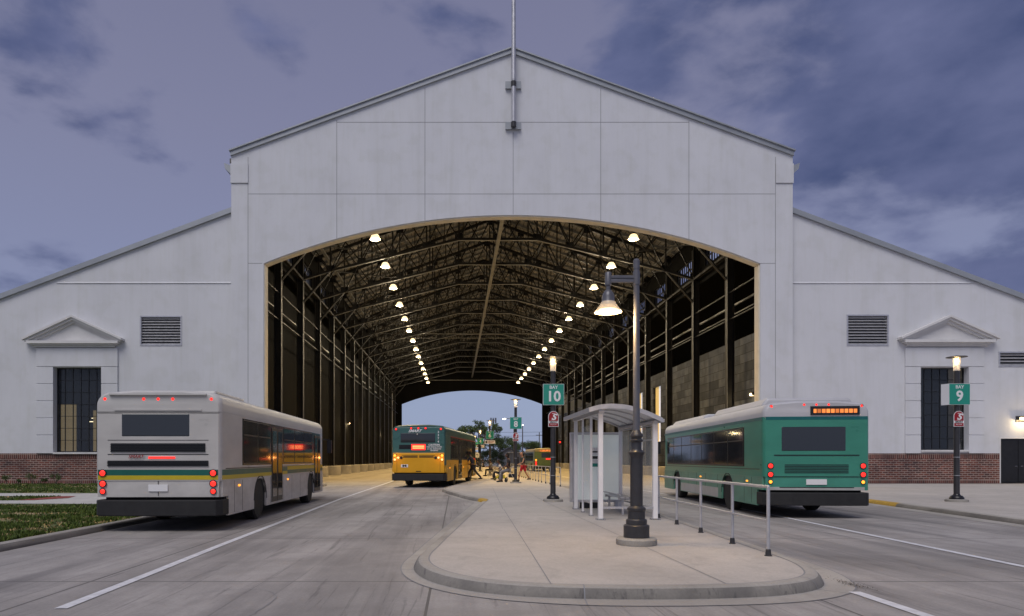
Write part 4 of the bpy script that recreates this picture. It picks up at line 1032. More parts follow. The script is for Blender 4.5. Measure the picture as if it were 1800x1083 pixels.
b = MB(); b.box(-.12, .12, -.026, -.02, .75, .79); b.build('latch', 'base_black', yp)
b = MB(); b.box(-hw * .66, hw * .62, -.024, -.012, 2.14, 2.58); b.build('rear_window', 'darkglass', t, bevel=.01)
b = MB(); b.box(-hw * .72, -.12, -.02, -.012, 1.83, 2.03); b.build('sign_window', 'darkglass', t)
b = MB(); b.box(-.34, .34, -.022, -.012, 1.78, 2.06, 0); b.box(-.28, .28, -.03, -.022, 1.86, 1.89, 1); b.box(-.28, .28, -.03, -.022, 1.95, 1.98, 1); b.build('brake_light', ['led_red', 'led_hot'], t)
for x in (-1, -.32, 0, .32, 1): lamp_disc(t, x * 1.08, 2.81 if abs(x) < 1 else 2.77, .055, 'led_red', 'marker_light', -.02)
for s in (-1, 1):
    b = MB(); b.prism([(s * .72, 1.50), (s * hw * .93, 1.58), (s * hw * .93, 1.24), (s * .95, 1.28), (s * .76, 1.38)], -.028, -.02); b.build('lamp_cluster', 'led_amber' if False else 'busyellow', t)
    lamp_disc(t, s * 1.14, 1.52, .075, 'led_amber', y=-.03); lamp_disc(t, s * 1.14, 1.33, .06, 'led_hot', y=-.03); lamp_disc(t, s * .97, 1.42, .055, 'led_hot', y=-.03); lamp_disc(t, s * .83, 1.42, .06, 'sash', y=-.028)
b = MB(); b.box(-.84, -.50, -.032, -.022, .96, 1.10); b.build('licence_plate', 'sign_white', t); text('lettering', 'M', .13, 'sign_black', t, (-.67, -.036, 1.03), bold=.006, sx=2)
rear_text(t, 'SMART', -.18, 2.68, .17, shear=.4, bold=.006, sx=1.15); lamp_disc(t, -.05, 2.53, .04, 'glow_soft', 'camera_light', -.03)
for ch, z in zip('3374', (2.62, 2.47, 2.32, 2.17)): rear_text(t, ch, .96, z, .14, bold=.003)
rear_text(t, 'CAUTION', .76, 2.02, .12, bold=.004); rear_text(t, 'THIS VEHICLE STOPS', .76, 1.92, .08, bold=.002); rear_text(t, 'AT ALL RAILROAD', .76, 1.83, .08, bold=.002); rear_text(t, 'CROSSINGS', .76, 1.75, .07, bold=.002)
for x, e in ((-1.1, 3), (1.1, 3)): point_light('lamp_light', t, (x, -.25, 1.42), e, (1, .35, .08), .05)

# left white bus
busmats('lf', (.50, .485, .46), (.50, .485, .46), (.50, .49, .47), (.52, .50, .47))
MT['strgreen'] = vary(mat('stripe green', (.012, .11, .085), .35), .1, 2); MT['stryellow'] = vary(mat('stripe yellow', (.52, .40, .02), .35), .1, 2)
t, hw, Ln = bus('city_bus', 'white city bus with green and yellow stripes on the left lane', (-6.2, 14.2, 0), R(1.0), 'lf', H=2.95,
    stripes=[(1.17, 1.29, 'strgreen', 'all', .1, 6.0), (1.08, 1.17, 'stryellow', 'all', .1, 6.0), (1.20, 1.31, 'stryellow', 'side', 6.0, 11.8), (1.09, 1.20, 'strgreen', 'side', 6.0, 11.8)], win=(1.42, 2.40))
b = MB(); b.box(-hw * .58, hw * .5, -.006, .03, 1.98, 2.46); b.build('rear_window', 'darkglass', t, bevel=.02)
b = MB(); b.box(-hw * .75, hw * .75, -.010, .03, 1.66, 1.84); 
for i in range(5): b.box(-hw * .75, hw * .75, -.03, -.010, 1.665 + i * .035, 1.68 + i * .035)
b.box(-hw * .8, hw * .8, -.010, .03, 1.36, 1.48)
for i in range(3): b.box(-hw * .8, hw * .8, -.03, -.010, 1.37 + i * .035, 1.385 + i * .035)
b.build('engine_grille', 'sash', t)
b = MB(); b.box(-hw * .8, hw * .8, -.005, .005, 1.60, 1.615); b.box(-hw * .8, hw * .8, -.005, .005, 1.9, 1.91); b.box(-.004, .004, -.005, .005, .75, 1.06); b.build('panel_seam', 'sash', t)
b = MB(); b.box(-.9, .9, -.02, .003, 2.52, 2.55); b.box(-1.0, 1.0, -.05, .02, 2.84, 2.87); b.build('roof_spoiler', 'lfr', t)
b = MB(); b.box(-.2, .35, -.012, .003, 1.52, 1.56); b.build('brake_light', 'led_red', t)
for x in (-1.1, -.3, 0, .3, 1.1): lamp_disc(t, x, 2.76, .05, 'led_red', 'marker_light', .02)
for s in (-1, 1):
    lamp_disc(t, s * 1.14, 1.22, .07, 'led_red', y=-.012); lamp_disc(t, s * 1.14, 1.0, .07, 'led_red', y=-.004); lamp_disc(t, s * 1.14, .84, .06, 'led_red', y=-.004)
b = MB(); b.box(-.2, .2, -.012, .01, .84, .98); b.build('licence_plate', 'sign_white', t)
rear_text(t, 'SMART', -.45, 1.56, .10, 'red_sign', shear=.3); 
b = MB(); b.box(-.8, .8, 1.2, 3.4, 2.94, 3.06); b.build('roof_unit', 'lfr', t, bevel=.05)
# right green bus
busmats('rt', (.045, .235, .165), (.055, .25, .18), (.46, .46, .48), (.10, .26, .19))
MT['teal'] = vary(mat('dark teal band', (.01, .12, .12), .35), .1, 2)
MT['skirtwhite'] = vary(mat('white skirt', (.42, .42, .40), .4), .15, 2)
t, hw, Ln = bus('city_bus', 'green city bus with white roof fairing on the right lane', (9.18, 17.4, 0), -R(5.2), 'rt', H=3.0, doors=False, roofz=2.60,
    stripes=[(2.52, 2.60, 'teal', 'all', .1, 11.9), (.32, .62, 'skirtwhite', 'side', 4.0, 8.9)], win=(1.36, 2.36))
b = MB(); b.prism([(-hw * .92, 2.9), (hw * .92, 2.9), (hw * .8, 3.12), (-hw * .8, 3.12)], .5, 5.0); b.prism([(-hw * .92, 2.9), (hw * .92, 2.9), (hw * .8, 3.08), (-hw * .8, 3.08)], 6.2, 11.0); b.build('roof_unit', 'rtr', t, bevel=.06)
b = MB(); b.box(-hw * .66, hw * .55, -.008, .03, 1.72, 2.34); b.build('rear_window', 'darkglass', t, bevel=.02)
b = MB(); b.box(-.15, hw * .8, -.03, .03, 2.64, 2.86, 0); b.box(-.08, hw * .75, -.034, -.03, 2.69, 2.81, 1); b.build('route_sign', ['sash', 'sign_amber'], t)
b = MB(); b.box(-hw * .8, hw * .8, -.01, .02, 1.60, 1.625); b.box(-hw * .8, hw * .8, -.005, .02, 1.06, 1.072); b.box(-hw * .7, hw * .7, -.01, .005, .78, .80)
for i in range(6): b.box(-hw * .6, hw * .6, -.012, .0, 1.16 + i * .04, 1.175 + i * .04)
b.build('engine_grille', 'sash', t)
b = MB(); b.box(-.25, .25, -.014, .01, .86, 1.0); b.build('licence_plate', 'sign_white', t)
b = MB(); b.box(-hw * .9, hw * .9, -.006, .02, .72, .80); b.build('rear_trim', 'skirtwhite', t)
for x in (-1.1, -.3, 0, .3, 1.1): lamp_disc(t, x, 2.90 if abs(x) < 1 else 2.86, .045, 'led_red', 'marker_light', .02)
for s in (-1, 1): lamp_disc(t, s * 1.13, 1.34, .07, 'led_red', y=-.01); lamp_disc(t, s * 1.13, 1.12, .07, 'led_red', y=-.01); lamp_disc(t, s * 1.13, .93, .05, 'led_amber', y=-.004)
# far bus
busmats('fb', (.10, .15, .06), (.10, .16, .06), (.30, .27, .16))
t, hw, Ln = bus('city_bus', 'small distant green city bus seen through the far side of the hall', (11.15, 86, 0), 0, 'fb', H=2.95)
b = MB(); b.box(-hw * .3, hw * .6, -.01, .03, 1.75, 2.35); b.build('rear_window', 'darkglass', t)
b = MB(); b.box(-.6, .8, -.02, .02, 2.5, 2.75); b.build('route_sign', 'sign_amber', t)
b = MB(); b.box(.15, .95, -.02, .02, 1.5, 1.68); b.build('brake_light', 'led_red', t)
for z, m in ((1.45, 'led_amber'), (1.15, 'led_red'), (.9, 'led_red')): lamp_disc(t, -1.1, z, .14, m)
# ================================================================ people
MT['skin_a'] = mat('skin_tan', (.36, .19, .12), .6); MT['skin_b'] = mat('skin_brown', (.12, .06, .04), .6)
for k, c in dict(navy=(.02, .025, .045), darkcloth=(.022, .022, .026), greycloth=(.20, .20, .22), redcloth=(.42, .015, .03), jean=(.06, .08, .12), white_c=(.5, .5, .5), hair_d=(.015, .012, .01), shoe=(.02, .02, .02), yellowp=(.60, .50, .03), vest=(.03, .045, .05)).items(): MT[k] = vary(mat('cloth_' + k, c, .85), .15, 12)
def skin_mesh(name, verts, edges, root, m, parent, extra=None, lv=1):
    me = bpy.data.meshes.new(name + '_src'); me.from_pydata([v[0] for v in verts], edges, []); o = bpy.data.objects.new(name, me); COL.objects.link(o)
    sk = o.modifiers.new('skin', 'SKIN'); sk.use_smooth_shade = True
    if not me.skin_vertices: 
        bm = bmesh.new(); bm.from_mesh(me); bm.verts.layers.skin.verify(); bm.to_mesh(me); bm.free()
    for i, v in enumerate(verts): me.skin_vertices[0].data[i].radius = v[1] if isinstance(v[1], tuple) else (v[1], v[1]); me.skin_vertices[0].data[i].use_root = (i == root)
    sb = o.modifiers.new('sub', 'SUBSURF'); sb.levels = lv; sb.render_levels = lv
    dg = bpy.context.evaluated_depsgraph_get(); dg.update(); me2 = bpy.data.meshes.new_from_object(o.evaluated_get(dg))
    bpy.data.objects.remove(o)
    if extra:
        bm = bmesh.new(); bm.from_mesh(me2); tmp = bpy.data.meshes.new('t'); tmp.from_pydata(extra.v, [], extra.f); bm.from_mesh(tmp); bmesh.ops.recalc_face_normals(bm, faces=bm.faces); bm.to_mesh(me2); bm.free()
    me2.materials.clear(); me2.materials.append(MT[m]); me2.name = name
    me2.polygons.foreach_set('material_index', [0] * len(me2.polygons)); me2.shade_smooth()
    q = bpy.data.objects.new(name, me2); COL.objects.link(q); q.parent = parent; return q
POSES = {
 'stand': dict(pel=(0, 0, .95), ch=(0, .02, 1.33), nk=(0, .03, 1.50), hd=(0, .06, 1.64), sh=.19, lel=(-.27, .02, 1.12), lwr=(-.27, .16, .92), rel=(.27, .0, 1.12), rwr=(.25, .18, .93), lk=(-.10, .04, .50), la=(-.11, -.03, .08), rk=(.10, .05, .50), ra=(.11, .04, .08)),
 'walk': dict(pel=(0, 0, .93), ch=(0, .08, 1.32), nk=(0, .10, 1.48), hd=(0, .15, 1.62), sh=.19, lel=(-.25, .22, 1.12), lwr=(-.22, .42, 1.05), rel=(.26, -.08, 1.10), rwr=(.26, .02, .88), lk=(-.10, -.08, .50), la=(-.10, -.36, .14), rk=(.10, .22, .50), ra=(.10, .30, .08)),
 'stride': dict(pel=(0, 0, .90), ch=(0, .12, 1.28), nk=(0, .16, 1.44), hd=(0, .23, 1.58), sh=.19, lel=(-.26, .30, 1.12), lwr=(-.22, .52, 1.10), rel=(.26, .05, 1.05), rwr=(.24, .28, .95), lk=(-.10, -.18, .52), la=(-.10, -.52, .16), rk=(.10, .26, .52), ra=(.10, .32, .10)),
 'sit': dict(pel=(0, 0, .50), ch=(0, .04, .88), nk=(0, .08, 1.05), hd=(0, .14, 1.18), sh=.18, lel=(-.24, .12, .72), lwr=(-.15, .34, .70), rel=(.24, .12, .72), rwr=(.14, .34, .72), lk=(-.11, .44, .52), la=(-.11, .42, .08), rk=(.11, .44, .52), ra=(.12, .50, .08)),
 'perch': dict(pel=(0, 0, .72), ch=(0, -.02, 1.12), nk=(0, 0, 1.29), hd=(0, .06, 1.43), sh=.19, lel=(-.26, .06, .92), lwr=(-.16, .26, .80), rel=(.26, .06, .92), rwr=(.16, .28, .80), lk=(-.11, .42, .58), la=(-.11, .46, .08), rk=(.11, .36, .55), ra=(.12, .36, .08)),
}
def person(label, loc, face, pose, skin, top, legs, hairlen=0, shorts=False, sleeves=.5, group=None, sc=1, bald=False):
    p = POSES[pose]; t = thing('person', label, 'person', loc, face, group); t.scale = (sc,) * 3
    V = Vector
    def lerp(a, b_, u): return tuple(V(a).lerp(V(b_), u))
    sh = p['sh']; ls = (-sh, p['ch'][1], p['ch'][2] + .08); rs = (sh, p['ch'][1], p['ch'][2] + .08)
    lh = (-.09, p['pel'][1], p['pel'][2] - .06); rh = (.09, p['pel'][1], p['pel'][2] - .06)
    toe = lambda a: (a[0], a[1] + .16, a[2] - .045); d = lambda a, b_, l: tuple(V(b_) + (V(b_) - V(a)).normalized() * l)
    lha, rha = d(p['lel'], p['lwr'], .09), d(p['rel'], p['rwr'], .09)
    vs = [(p['pel'], (.13, .10)), (lerp(p['pel'], p['ch'], .5), (.125, .10)), (p['ch'], (.145, .11)), (p['nk'], (.055, .055)), (lerp(p['nk'], p['hd'], .5), .06), (p['hd'], (.078, .092)), (tuple(V(p['hd']) + V((0, 0, .08))), (.06, .07)),
          (ls, .055), (p['lel'], .042), (p['lwr'], .03), (lha, (.032, .018)), (rs, .055), (p['rel'], .042), (p['rwr'], .03), (rha, (.032, .018)),
          (lh, .085), (p['lk'], .058), (p['la'], .040), (toe(p['la']), (.035, .025)), (rh, .085), (p['rk'], .058), (p['ra'], .040), (toe(p['ra']), (.035, .025))]
    es = [(0, 1), (1, 2), (2, 3), (3, 4), (4, 5), (5, 6), (2, 7), (7, 8), (8, 9), (9, 10), (2, 11), (11, 12), (12, 13), (13, 14), (0, 15), (15, 16), (16, 17), (17, 18), (0, 19), (19, 20), (20, 21), (21, 22)]
    ex = MB(); h = V(p['hd'])
    ex.ball(h + V((0, .01, .03)), .1, 12, sq=(.78, .95, 1.15)); ex.tube([h + V((0, .09, .05)), h + V((0, .118, .0))], [.012, .018], 6)
    for s in (-1, 1): ex.ball(h + V((s * .08, 0, .02)), .026, 6, sq=(.5, .8, 1.2)); ex.ball(h + V((s * .03, .088, .045)), .010, 5)
    ex.ball(h + V((0, .092, -.035)), .02, 6, sq=(1.2, .5, .4))
    for hand, wr, s in ((lha, p['lwr'], 1), (rha, p['rwr'], -1)):
        dr = (V(hand) - V(wr)).normalized(); side = dr.cross(V((0, 0, 1)));
        if side.length < .1: side = V((0, 1, 0))
        side.normalize(); dn = V((0, 0, -1))
        for i, ln in enumerate((.062, .075, .07, .055)):
            q = V(hand) + side * (i - 1.5) * .017; ex.tube([q, q + dr * ln * .55, q + dr * ln * .85 + dn * ln * .35], [.009, .008, .006], 6)
        q = V(wr) + dr * .04 + side * s * .028; ex.tube([q, q + side * s * .022 + dr * .03, q + side * s * .02 + dr * .055], [.010, .009, .007], 6)
    skin_mesh('body', vs, es, 0, skin, t, ex)
    k = 1.14
    vs2 = [(tuple(V(p['pel']) + V((0, 0, .0))), (.155, .125)), (lerp(p['pel'], p['ch'], .5), (.15, .125)), (p['ch'], (.172, .135)), (lerp(p['ch'], p['nk'], .6), (.09, .08)), (ls, .075), (lerp(ls, p['lel'], min(1, sleeves * 1.3)), .058), (rs, .075), (lerp(rs, p['rel'], min(1, sleeves * 1.3)), .058)]
    es2 = [(0, 1), (1, 2), (2, 3), (2, 4), (4, 5), (2, 6), (6, 7)]
    if sleeves > .8: vs2 += [(lerp(p['lel'], p['lwr'], .95), .042), (lerp(p['rel'], p['rwr'], .95), .042)]; es2 += [(5, 8), (7, 9)]
    skin_mesh('shirt', vs2, es2, 0, top, t)
    e = .45 if shorts else 1
    vs3 = [(p['pel'], (.15, .122)), (lh, .105), (rh, .105)]; es3 = [(0, 1), (0, 2)]
    if shorts: vs3 += [(lerp(lh, p['lk'], .85), .085), (lerp(rh, p['rk'], .85), .085)]; es3 += [(1, 3), (2, 4)]
    else: vs3 += [(p['lk'], .074), (p['rk'], .074), (lerp(p['lk'], p['la'], .95), .058), (lerp(p['rk'], p['ra'], .95), .058)]; es3 += [(1, 3), (2, 4), (3, 5), (4, 6)]
    skin_mesh('shorts' if shorts else 'trousers', vs3, es3, 0, legs, t)
    for a in (p['la'], p['ra']):
        b = MB(); b.tube([(a[0], a[1] - .06, a[2] - .035), (a[0], a[1] + .02, a[2] - .03), (a[0], a[1] + .13, a[2] - .045), (a[0], a[1] + .19, a[2] - .05)], [.04, .05, .042, .025], 10); b.build('shoe', 'shoe', t, smooth=True)
    if not bald:
        b = MB(); b.ball(h + V((0, -.015, .055)), .107, 12, sq=(.84, .98, 1.0 + hairlen * .3)); 
        if hairlen: b.ball(h + V((0, -.05, -.03)), .09, 10, sq=(.95, .7, 1.2))
        b.v = [v if not (v[1] > h.y + .055 and v[2] < h.z + .07) else (v[0], h.y + .045, v[2]) for v in b.v]
        b.build('hair', 'hair_d', t, smooth=True)
    return t
FL = R(90)    # facing camera left (-X): default faces +Y
person('person in dark clothes striding up to the door of the parked bus', (1.12, 45.2, IZ), R(75), 'stride', 'skin_b', 'navy', 'darkcloth', sleeves=1, sc=1.12)
person('person with bare head, black top and red shorts walking on the platform', (4.42, 44.8, IZ), R(115), 'walk', 'skin_a', 'vest', 'redcloth', shorts=True, sleeves=.15, sc=1.06, bald=True)
person('person in dark shirt and grey trousers perched beside the bay 8 post', (3.2, 41.9, IZ), R(85), 'perch', 'skin_b', 'darkcloth', 'greycloth', hairlen=1, sc=1.12)
person('person in dark clothes sitting on the near end of the metal bench', (2.95, 57, IZ), R(80), 'sit', 'skin_b', 'greycloth', 'darkcloth', sc=1.08)
wc = (2.95, 45.4, IZ)
person('person in white shirt seated in the yellow power wheelchair', (wc[0], wc[1], IZ + .06), R(88), 'sit', 'skin_b', 'white_c', 'darkcloth', sc=.98)
person('person in black seated far down the platform, left of a pair', (2.95, 92, IZ), R(60), 'sit', 'skin_b', 'darkcloth', 'darkcloth', sc=1.05)
person('person in black seated far down the platform, right of a pair', (3.7, 92.4, IZ), R(100), 'sit', 'skin_b', 'navy', 'darkcloth', sc=1.1)

# power wheelchair
t = thing('power_wheelchair', 'yellow power wheelchair with black seat back on the platform', 'wheelchair', wc, R(88))
b = MB(); b.box(-.24, .24, -.32, .32, .14, .26); b.box(-.2, .2, -.28, .22, .26, .36); b.build('power_base', 'yellowp', t, bevel=.04)
b = MB(); b.box(-.25, .25, -.2, .28, .42, .49); b.box(-.22, .22, -.27, -.19, .49, 1.02); b.build('seat', 'black', t, bevel=.03)
b = MB(); b.box(-.05, .05, -.1, .1, .36, .42)
for s in (-1, 1): b.box(s * .28 - .03, s * .28 + .03, -.18, .2, .66, .70); b.beam((s * .28, -.18, .45), (s * .28, -.18, .67), .03, .03)
b.box(-.18, .18, .38, .56, .08, .11); b.beam((0, .28, .3), (0, .46, .1), .05, .05); b.build('frame', 'post', t)
for y, r in ((-.38, .1), (0, .17), (.38, .1)):
    for s in (-1, 1): b = MB(); b.lathe([(r * .5, -.03), (r, -.03), (r, .03), (r * .5, .03)], (s * .29, y, r), 16, axis='X'); b.lathe([(r * .5, -.02), (.02, -.035)], (s * .29, y, r), 12, m=1, axis='X'); b.build('wheel', ['rubber', 'yellowp'], t, smooth=True)
# rollator by the post
t = thing('rollator', 'grey walking frame on wheels with seat beside the bay 8 post', 'walking frame', (3.32, 41.9, IZ), R(85))
b = MB()
for s in (-1, 1):
    b.tube([(s * .28, .25, .1), (s * .28, .02, .62), (s * .28, -.1, .95), (s * .28, -.28, .97)], .015, 8); b.tube([(s * .28, -.3, .1), (s * .28, .02, .6)], .015, 8)
b.tube([(-.28, 0, .6), (.28, 0, .6)], .015, 8); b.build('frame', 'alu', t, smooth=True)
b = MB(); b.box(-.25, .25, -.18, .14, .59, .64); b.box(-.2, .2, -.24, .10, .28, .5); b.build('seat', 'black', t, bevel=.02)
for x in (-.28, .28):
    for y in (-.3, .26): b = MB(); b.lathe([(.02, -.02), (.1, -.02), (.1, .02), (.02, .02)], (x, y, .1), 14, axis='X'); b.build('wheel', 'rubber', t, smooth=True)
def bench(label, loc, rz):
    t = thing('bench', label, 'bench', loc, rz)
    b = MB()
    for i in range(5): b.box(-.9, .9, -.22 + i * .09, -.15 + i * .09, .44, .465)
    b.build('seat', 'alu', t)
    b = MB(); 
    for i in range(3): b.box(-.9, .9, -.27, -.25, .56 + i * .11, .64 + i * .11)
    b.build('backrest', 'alu', t)
    for x in (-.75, .75): b = MB(); b.box(x - .03, x + .03, -.2, -.15, 0, .44); b.box(x - .03, x + .03, .12, .17, 0, .44); b.box(x - .03, x + .03, -.26, .17, .40, .44); b.beam((x, -.24, .42), (x, -.28, .86), .04, .03); b.build('leg', 'alu', t)
bench('metal slatted bench on the platform with one person seated', (2.95, 57.0, IZ), R(80)); bench('metal bench far down the platform under a seated pair', (3.3, 92.0, IZ), R(80))

# ================================================================ planting and the far background
def leaf_cloud(b, c, r, n, size, rnd, m=0, sq=(1, 1, .8)):
    for _ in range(n):
        v = Vector((rnd.gauss(0, 1), rnd.gauss(0, 1), rnd.gauss(0, 1))).normalized() * (rnd.random() ** .45) * r
        p = Vector(c) + Vector((v.x * sq[0], v.y * sq[1], v.z * sq[2])); a = Vector((rnd.gauss(0, 1), rnd.gauss(0, 1), rnd.gauss(0, 1))).normalized(); u = a.orthogonal().normalized() * size * rnd.uniform(.6, 1.3); w = a.cross(u).normalized() * size * rnd.uniform(.4, .8)
        b.add([p - u, p - w * .8, p + u, p + w], [(0, 1, 2, 3)], m)
def shrub(label, x, y, h, seed):
    rnd = random.Random(seed); t = thing('shrub', label, 'shrub', (x, y, IZ), 0, 'young shrubs along the left brick wall')
    b = MB(); s = MB()
    for i in range(6):
        a = rnd.random() * 6.28; top_ = Vector((math.cos(a) * h * .3, math.sin(a) * h * .2, h * rnd.uniform(.5, .85))); s.tube([(0, 0, 0), top_ * .5 + Vector((0, 0, .02)), top_], [.012, .009, .005], 5)
        leaf_cloud(b, top_, h * .28, 70, .03, rnd)
    s.build('stem', 'bark', t); b.build('foliage', 'leaf', t, fix=False)
for i, (px, h, lab) in enumerate([(12, .55, 'low shrub against the brick wall, leftmost in the bed'), (34, .3, 'tiny low shrub between the two tallest by the left brick wall'), (57, .75, 'tallest shrub in the bed by the left brick wall'), (100, .6, 'shrub in the bed below the left window, beside the white bus'), (78, .35, 'small round shrub below the left corner of the window')]):
    X = (px - HX) * 38.3 / F; shrub(lab, X, 38.3 - .1 * (i % 2), h, i + 5)
for i in range(7): pass
def tree(label, x, y, h, cr, seed, trunk_h=.35, dens=1.0, m='leaf', open_=False, group='trees beyond the hall', lean=0):
    rnd = random.Random(seed); t = thing('tree', label, 'tree', (x, y, 0), 0, group)
    s = MB(); b = MB(); tips = []
    base = Vector((0, 0, 0)); fork = Vector((lean, 0, h * trunk_h)); r0 = h * .028
    s.tube([base, fork * .5 + Vector((rnd.gauss(0, .1), 0, 0)), fork], [r0, r0 * .85, r0 * .75], 8)
    def grow(p, d, l, r, k):
        q = p + d * l * .55 + Vector((rnd.gauss(0, l * .07), rnd.gauss(0, l * .07), 0)); e = p + d * l; s.tube([p, q, e], [r, r * .8, r * .6], 6)
        if k == 0 or l < h * .06: tips.append(e); return
        if k < 2: tips.append(e)
        for _ in range(3 if k > 1 else 2):
            nd = (d + Vector((rnd.gauss(0, .55), rnd.gauss(0, .55), rnd.gauss(.12, .35)))).normalized(); grow(e, nd, l * rnd.uniform(.6, .82), r * .62, k - 1)
    for i in range(5):
        a = i * 1.256 + rnd.random(); sp = cr / h * 1.5; grow(fork, Vector((math.cos(a) * sp, math.sin(a) * sp, 1)).normalized(), h * .24, r0 * .6, 3)
    for e in tips: leaf_cloud(b, e, h * (.055 if open_ else .085), int(26 * dens), h * .014, rnd)
    s.build('trunk', 'bark', t); b.build('crown', m, t, fix=False)
def TX(px, Y): return (px - HX) * Y / F
tree('tall open crowned tree with bare forking limbs beyond the left of far arch', TX(842, 165), 165, 11.6, 8, 11, .38, 1.5, open_=True, lean=.3)
tree('leafy tree sloping down behind the bay 6 post beyond far arch', TX(880, 172), 172, 9.2, 5, 12, .2, 2.4, 'leaf')
tree('low dark tree mass behind the bay 4 post beyond far arch', TX(862, 160), 160, 6.0, 6, 13, .12, 3, 'leaf_dark')
tree('dark bushy tree left of the low grey house', TX(892, 178), 178, 6.4, 5, 14, .12, 3, 'leaf_dark')
tree('rounded green tree behind the low grey house', TX(931, 190), 190, 8.6, 4, 15, .2, 2.6, 'leaf')
tree('low dark tree by the right edge of the far arch', TX(948, 185), 185, 6.0, 4, 16, .15, 2.6, 'leaf_dark')
tree('small dark tree behind the parked bus', TX(820, 170), 170, 5.2, 4, 17, .15, 2.6, 'leaf_dark')
tree('low tree hidden mostly behind the parked bus roof', TX(785, 190), 190, 5.4, 5, 18, .15, 2.4, 'leaf')
rnd = random.Random(9); b = MB()
for i in range(46):
    x = -28 + i * 1.35; leaf_cloud(b, (x + TX(870, 205), 205 + rnd.uniform(-3, 3), 1.6), 2.3 * rnd.uniform(.8, 1.3), 330, .2, rnd, sq=(1, 1, 1.0))
tag(b.build('hedge', 'leaf_dark', fix=False), 'continuous dark hedge and undergrowth behind the far road', 'hedge', kind='stuff')
MT['siding'] = vary(mat('grey_siding', (.20, .21, .25), .7), .1, 2); MT['shingle'] = vary(mat('shingle', (.07, .07, .085), .8), .2, 5)
h0 = (TX(893, 160), 160, 0)
t = thing('small_house', 'low grey house with pitched roof beyond the far arch', 'house', h0)
b = MB(); b.box(-2.2, 2.6, 0, 6, 0, 2.7); b.prism([(-2.2, 2.7), (2.6, 2.7), (.2, 4.2)], 0.02, 5.98); b.build('wall', 'siding', t)
b = MB(); b.prism([(-2.6, 2.5), (.2, 4.25), (.2, 4.4), (-2.6, 2.65)], -.4, 6.4); b.prism([(3.0, 2.5), (.2, 4.25), (.2, 4.4), (3.0, 2.65)], -.4, 6.4); b.build('roof', 'shingle', t)
b = MB(); b.box(-.3, .6, -.05, .01, 1.0, 2.0); b.build('window', 'darkglass', t)
h1 = (TX(922, 150), 150, 0)
t = thing('low_building', 'long low pale grey shed beside the small house', 'building', h1)
b = MB(); b.box(-3.4, 3.6, 0, 6, 0, 3.0); b.build('wall', 'siding', t); b = MB(); b.box(-3.6, 3.8, -.2, 6.2, 3.0, 3.15); b.build('roof', 'alu', t); b = MB(); b.box(-2.4, -1.2, -.05, .01, 0, 2.1); b.build('door', 'shingle', t)
# cell mast, far street lamps, utility pole, wires
x = TX(867, 260); t = thing('radio_mast', 'distant cell mast with antenna ring above the trees', 'mast', (x, 260, 0))
b = MB(); b.tube([(0, 0, 0), (0, 0, 17)], [.3, .22], 8); b.build('mast', 'postlight', t); b = MB()
for i in range(9): a = i * .698; b.box(math.cos(a) * 1.1 - .12, math.cos(a) * 1.1 + .12, math.sin(a) * 1.1 - .1, math.sin(a) * 1.1 + .1, 15.4, 17.4)
b.tube([(1.1 * math.cos(i * .5236), 1.1 * math.sin(i * .5236), 16.3) for i in range(13)], .06, 6); b.build('antenna', 'postlight', t)
def far_lamp(label, px, Y, ztop, arm):
    X = TX(px, Y); t = thing('street_lamp', label, 'street lamp', (X, Y, 0)); b = MB(); b.tube([(0, 0, 0), (0, 0, ztop)], [.13, .09], 8)
    if arm: b.tube([(0, 0, ztop - .2), (arm * .5, 0, ztop + .15), (arm, 0, ztop + .1)], .06, 6)
    b.build('pole', 'postlight', t)
    b = MB(); b.box(min(arm, arm * 1.25) - .1, max(arm, arm * 1.25) + .1, -.18, .18, ztop, ztop + .16); b.build('lamp_head', 'white_lens', t, bevel=.03)
far_lamp('street lamp with arm reaching left behind the bay 8 sign', 903.5, 142, 1.5 + 71 * 142 / F, -1.8)
far_lamp('bare slim far pole right of the bay 8 post', 918.7, 145, 1.5 + 60 * 145 / F, 0)
far_lamp('far street lamp seen left of the bay 4 sign', 829, 150, 1.5 + 40 * 150 / F, .5)
far_lamp('far street lamp at right behind the distant bus', 967, 118, 6.6, 0) if False else None
wb = thing('utility_pole', 'wooden utility pole carrying wires beyond the far arch', 'utility pole', (TX(948, 200), 200, 0))
b = MB(); b.tube([(0, 0, 0), (0, 0, 9.5)], [.16, .12], 8); b.box(-1, 1, -.06, .06, 8.6, 8.75); b.build('pole', 'bark', wb)
b = MB()
for dz in (0, 1.1): b.tube([(-60 + i * 6, 0, 9.3 - dz - .25 * math.sin(math.pi * (i % 6) / 6) + i * .05) for i in range(18)], .035, 4)
b.build('wire', 'sash', wb)
X = TX(839, 118); t = thing('traffic_sign', 'square white left turn arrow sign on the far platform end', 'sign', (X, 118, 0))
b = MB(); b.tube([(0, .05, 0), (0, .05, 2.9)], .03, 8); b.build('pole', 'alu', t); b = MB(); b.box(-.33, .33, -.01, .01, 1.85, 2.75); sg = b.build('plate', 'sign_white', t)
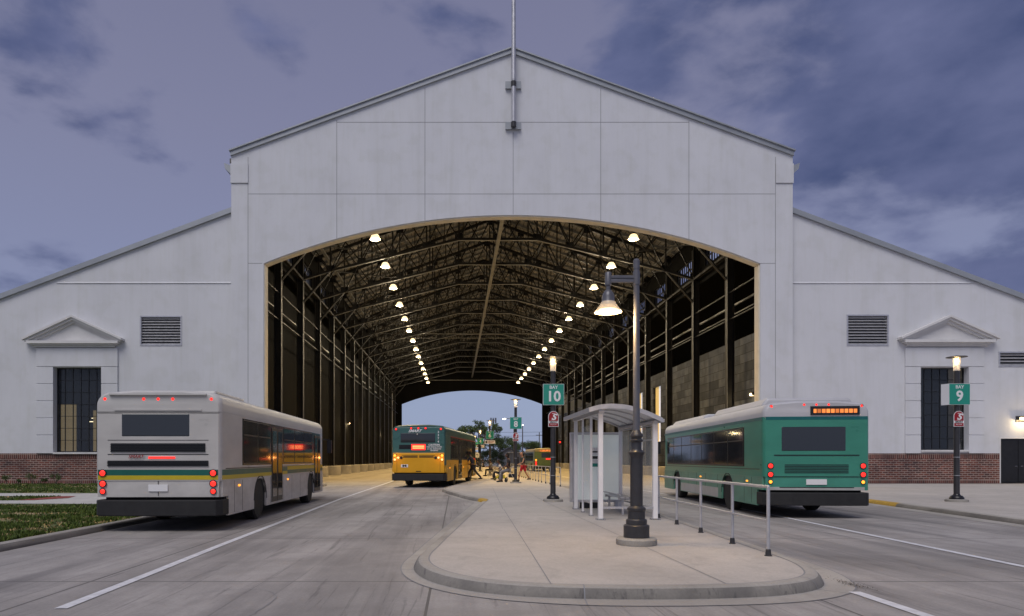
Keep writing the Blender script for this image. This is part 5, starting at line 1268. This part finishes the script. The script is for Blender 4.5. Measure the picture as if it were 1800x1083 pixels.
b = MB(); b.beam((.12, -.02, 1.95), (.12, -.02, 2.4), .08, .01, up=(0, 1, 0)); b.beam((.14, -.02, 2.36), (-.08, -.02, 2.36), .01, .08); b.prism([(-.2, 2.36), (-.06, 2.24), (-.06, 2.48)], -.025, -.015); b.build('arrow', 'sign_black', sg)
# small things on the hall floor
for i, (px, Y) in enumerate([(669, 118)]): pass
x = TX(1716 / 1, 1) if False else None
t = thing('traffic_signal', 'small red signal lamp on a slim pole deep in the hall at right', 'signal', (TX(984, 75), 75, 0))
b = MB(); b.tube([(0, 0, 0), (0, 0, 3.4)], .05, 8); b.build('pole', 'black', t); b = MB(); b.box(-.17, .17, -.1, .1, 3.1, 3.7); hd = b.build('signal_head', 'black', t, bevel=.02); lamp_disc(hd, 0, 3.42, .12, 'led_red', 'signal_light', -.1)
# stains of oil under the lamp and gutter leaf litter
rnd = random.Random(21); b = MB()
for i in range(240):
    u = rnd.random(); x = 4.72 + rnd.gauss(0, .05); y = 8.15 + rnd.gauss(0, .16); s = rnd.uniform(.004, .012); a = rnd.random() * 6.28
    b.add([(x + s * math.cos(a + k * 2.1), y + s * math.sin(a + k * 2.1), .012 + rnd.random() * .01) for k in range(3)], [(0, 1, 2)])
tag(b.build('leaf_litter', 'bark', fix=False), 'brown dry leaf litter in the gutter at the platform nose', 'litter', kind='stuff')

rnd = random.Random(33); b = MB()
def crack(x, y, a, n, w=.006):
    pts = [(x, y)]
    for _ in range(n): a += rnd.gauss(0, .35); l = rnd.uniform(.08, .3); x += math.cos(a) * l; y += math.sin(a) * l; pts.append((x, y))
    o1 = offset_poly(pts, w); o2 = offset_poly(pts, -w)
    for i in range(len(pts) - 1): b.add([(*o1[i], .009), (*o1[i + 1], .009), (*o2[i + 1], .009), (*o2[i], .009)], [(0, 1, 2, 3)])
crack(-2.9, 7.6, 1.2, 14, .004); crack(-1.4, 12.5, .3, 12, .005); crack(6.3, 9.2, .9, 16, .004); crack(-6.2, 11.8, .2, 9, .005); crack(10.5, 14.5, 2.4, 14, .006)
tag(b.build('road_crack', 'joint', fix=False), kind='structure')
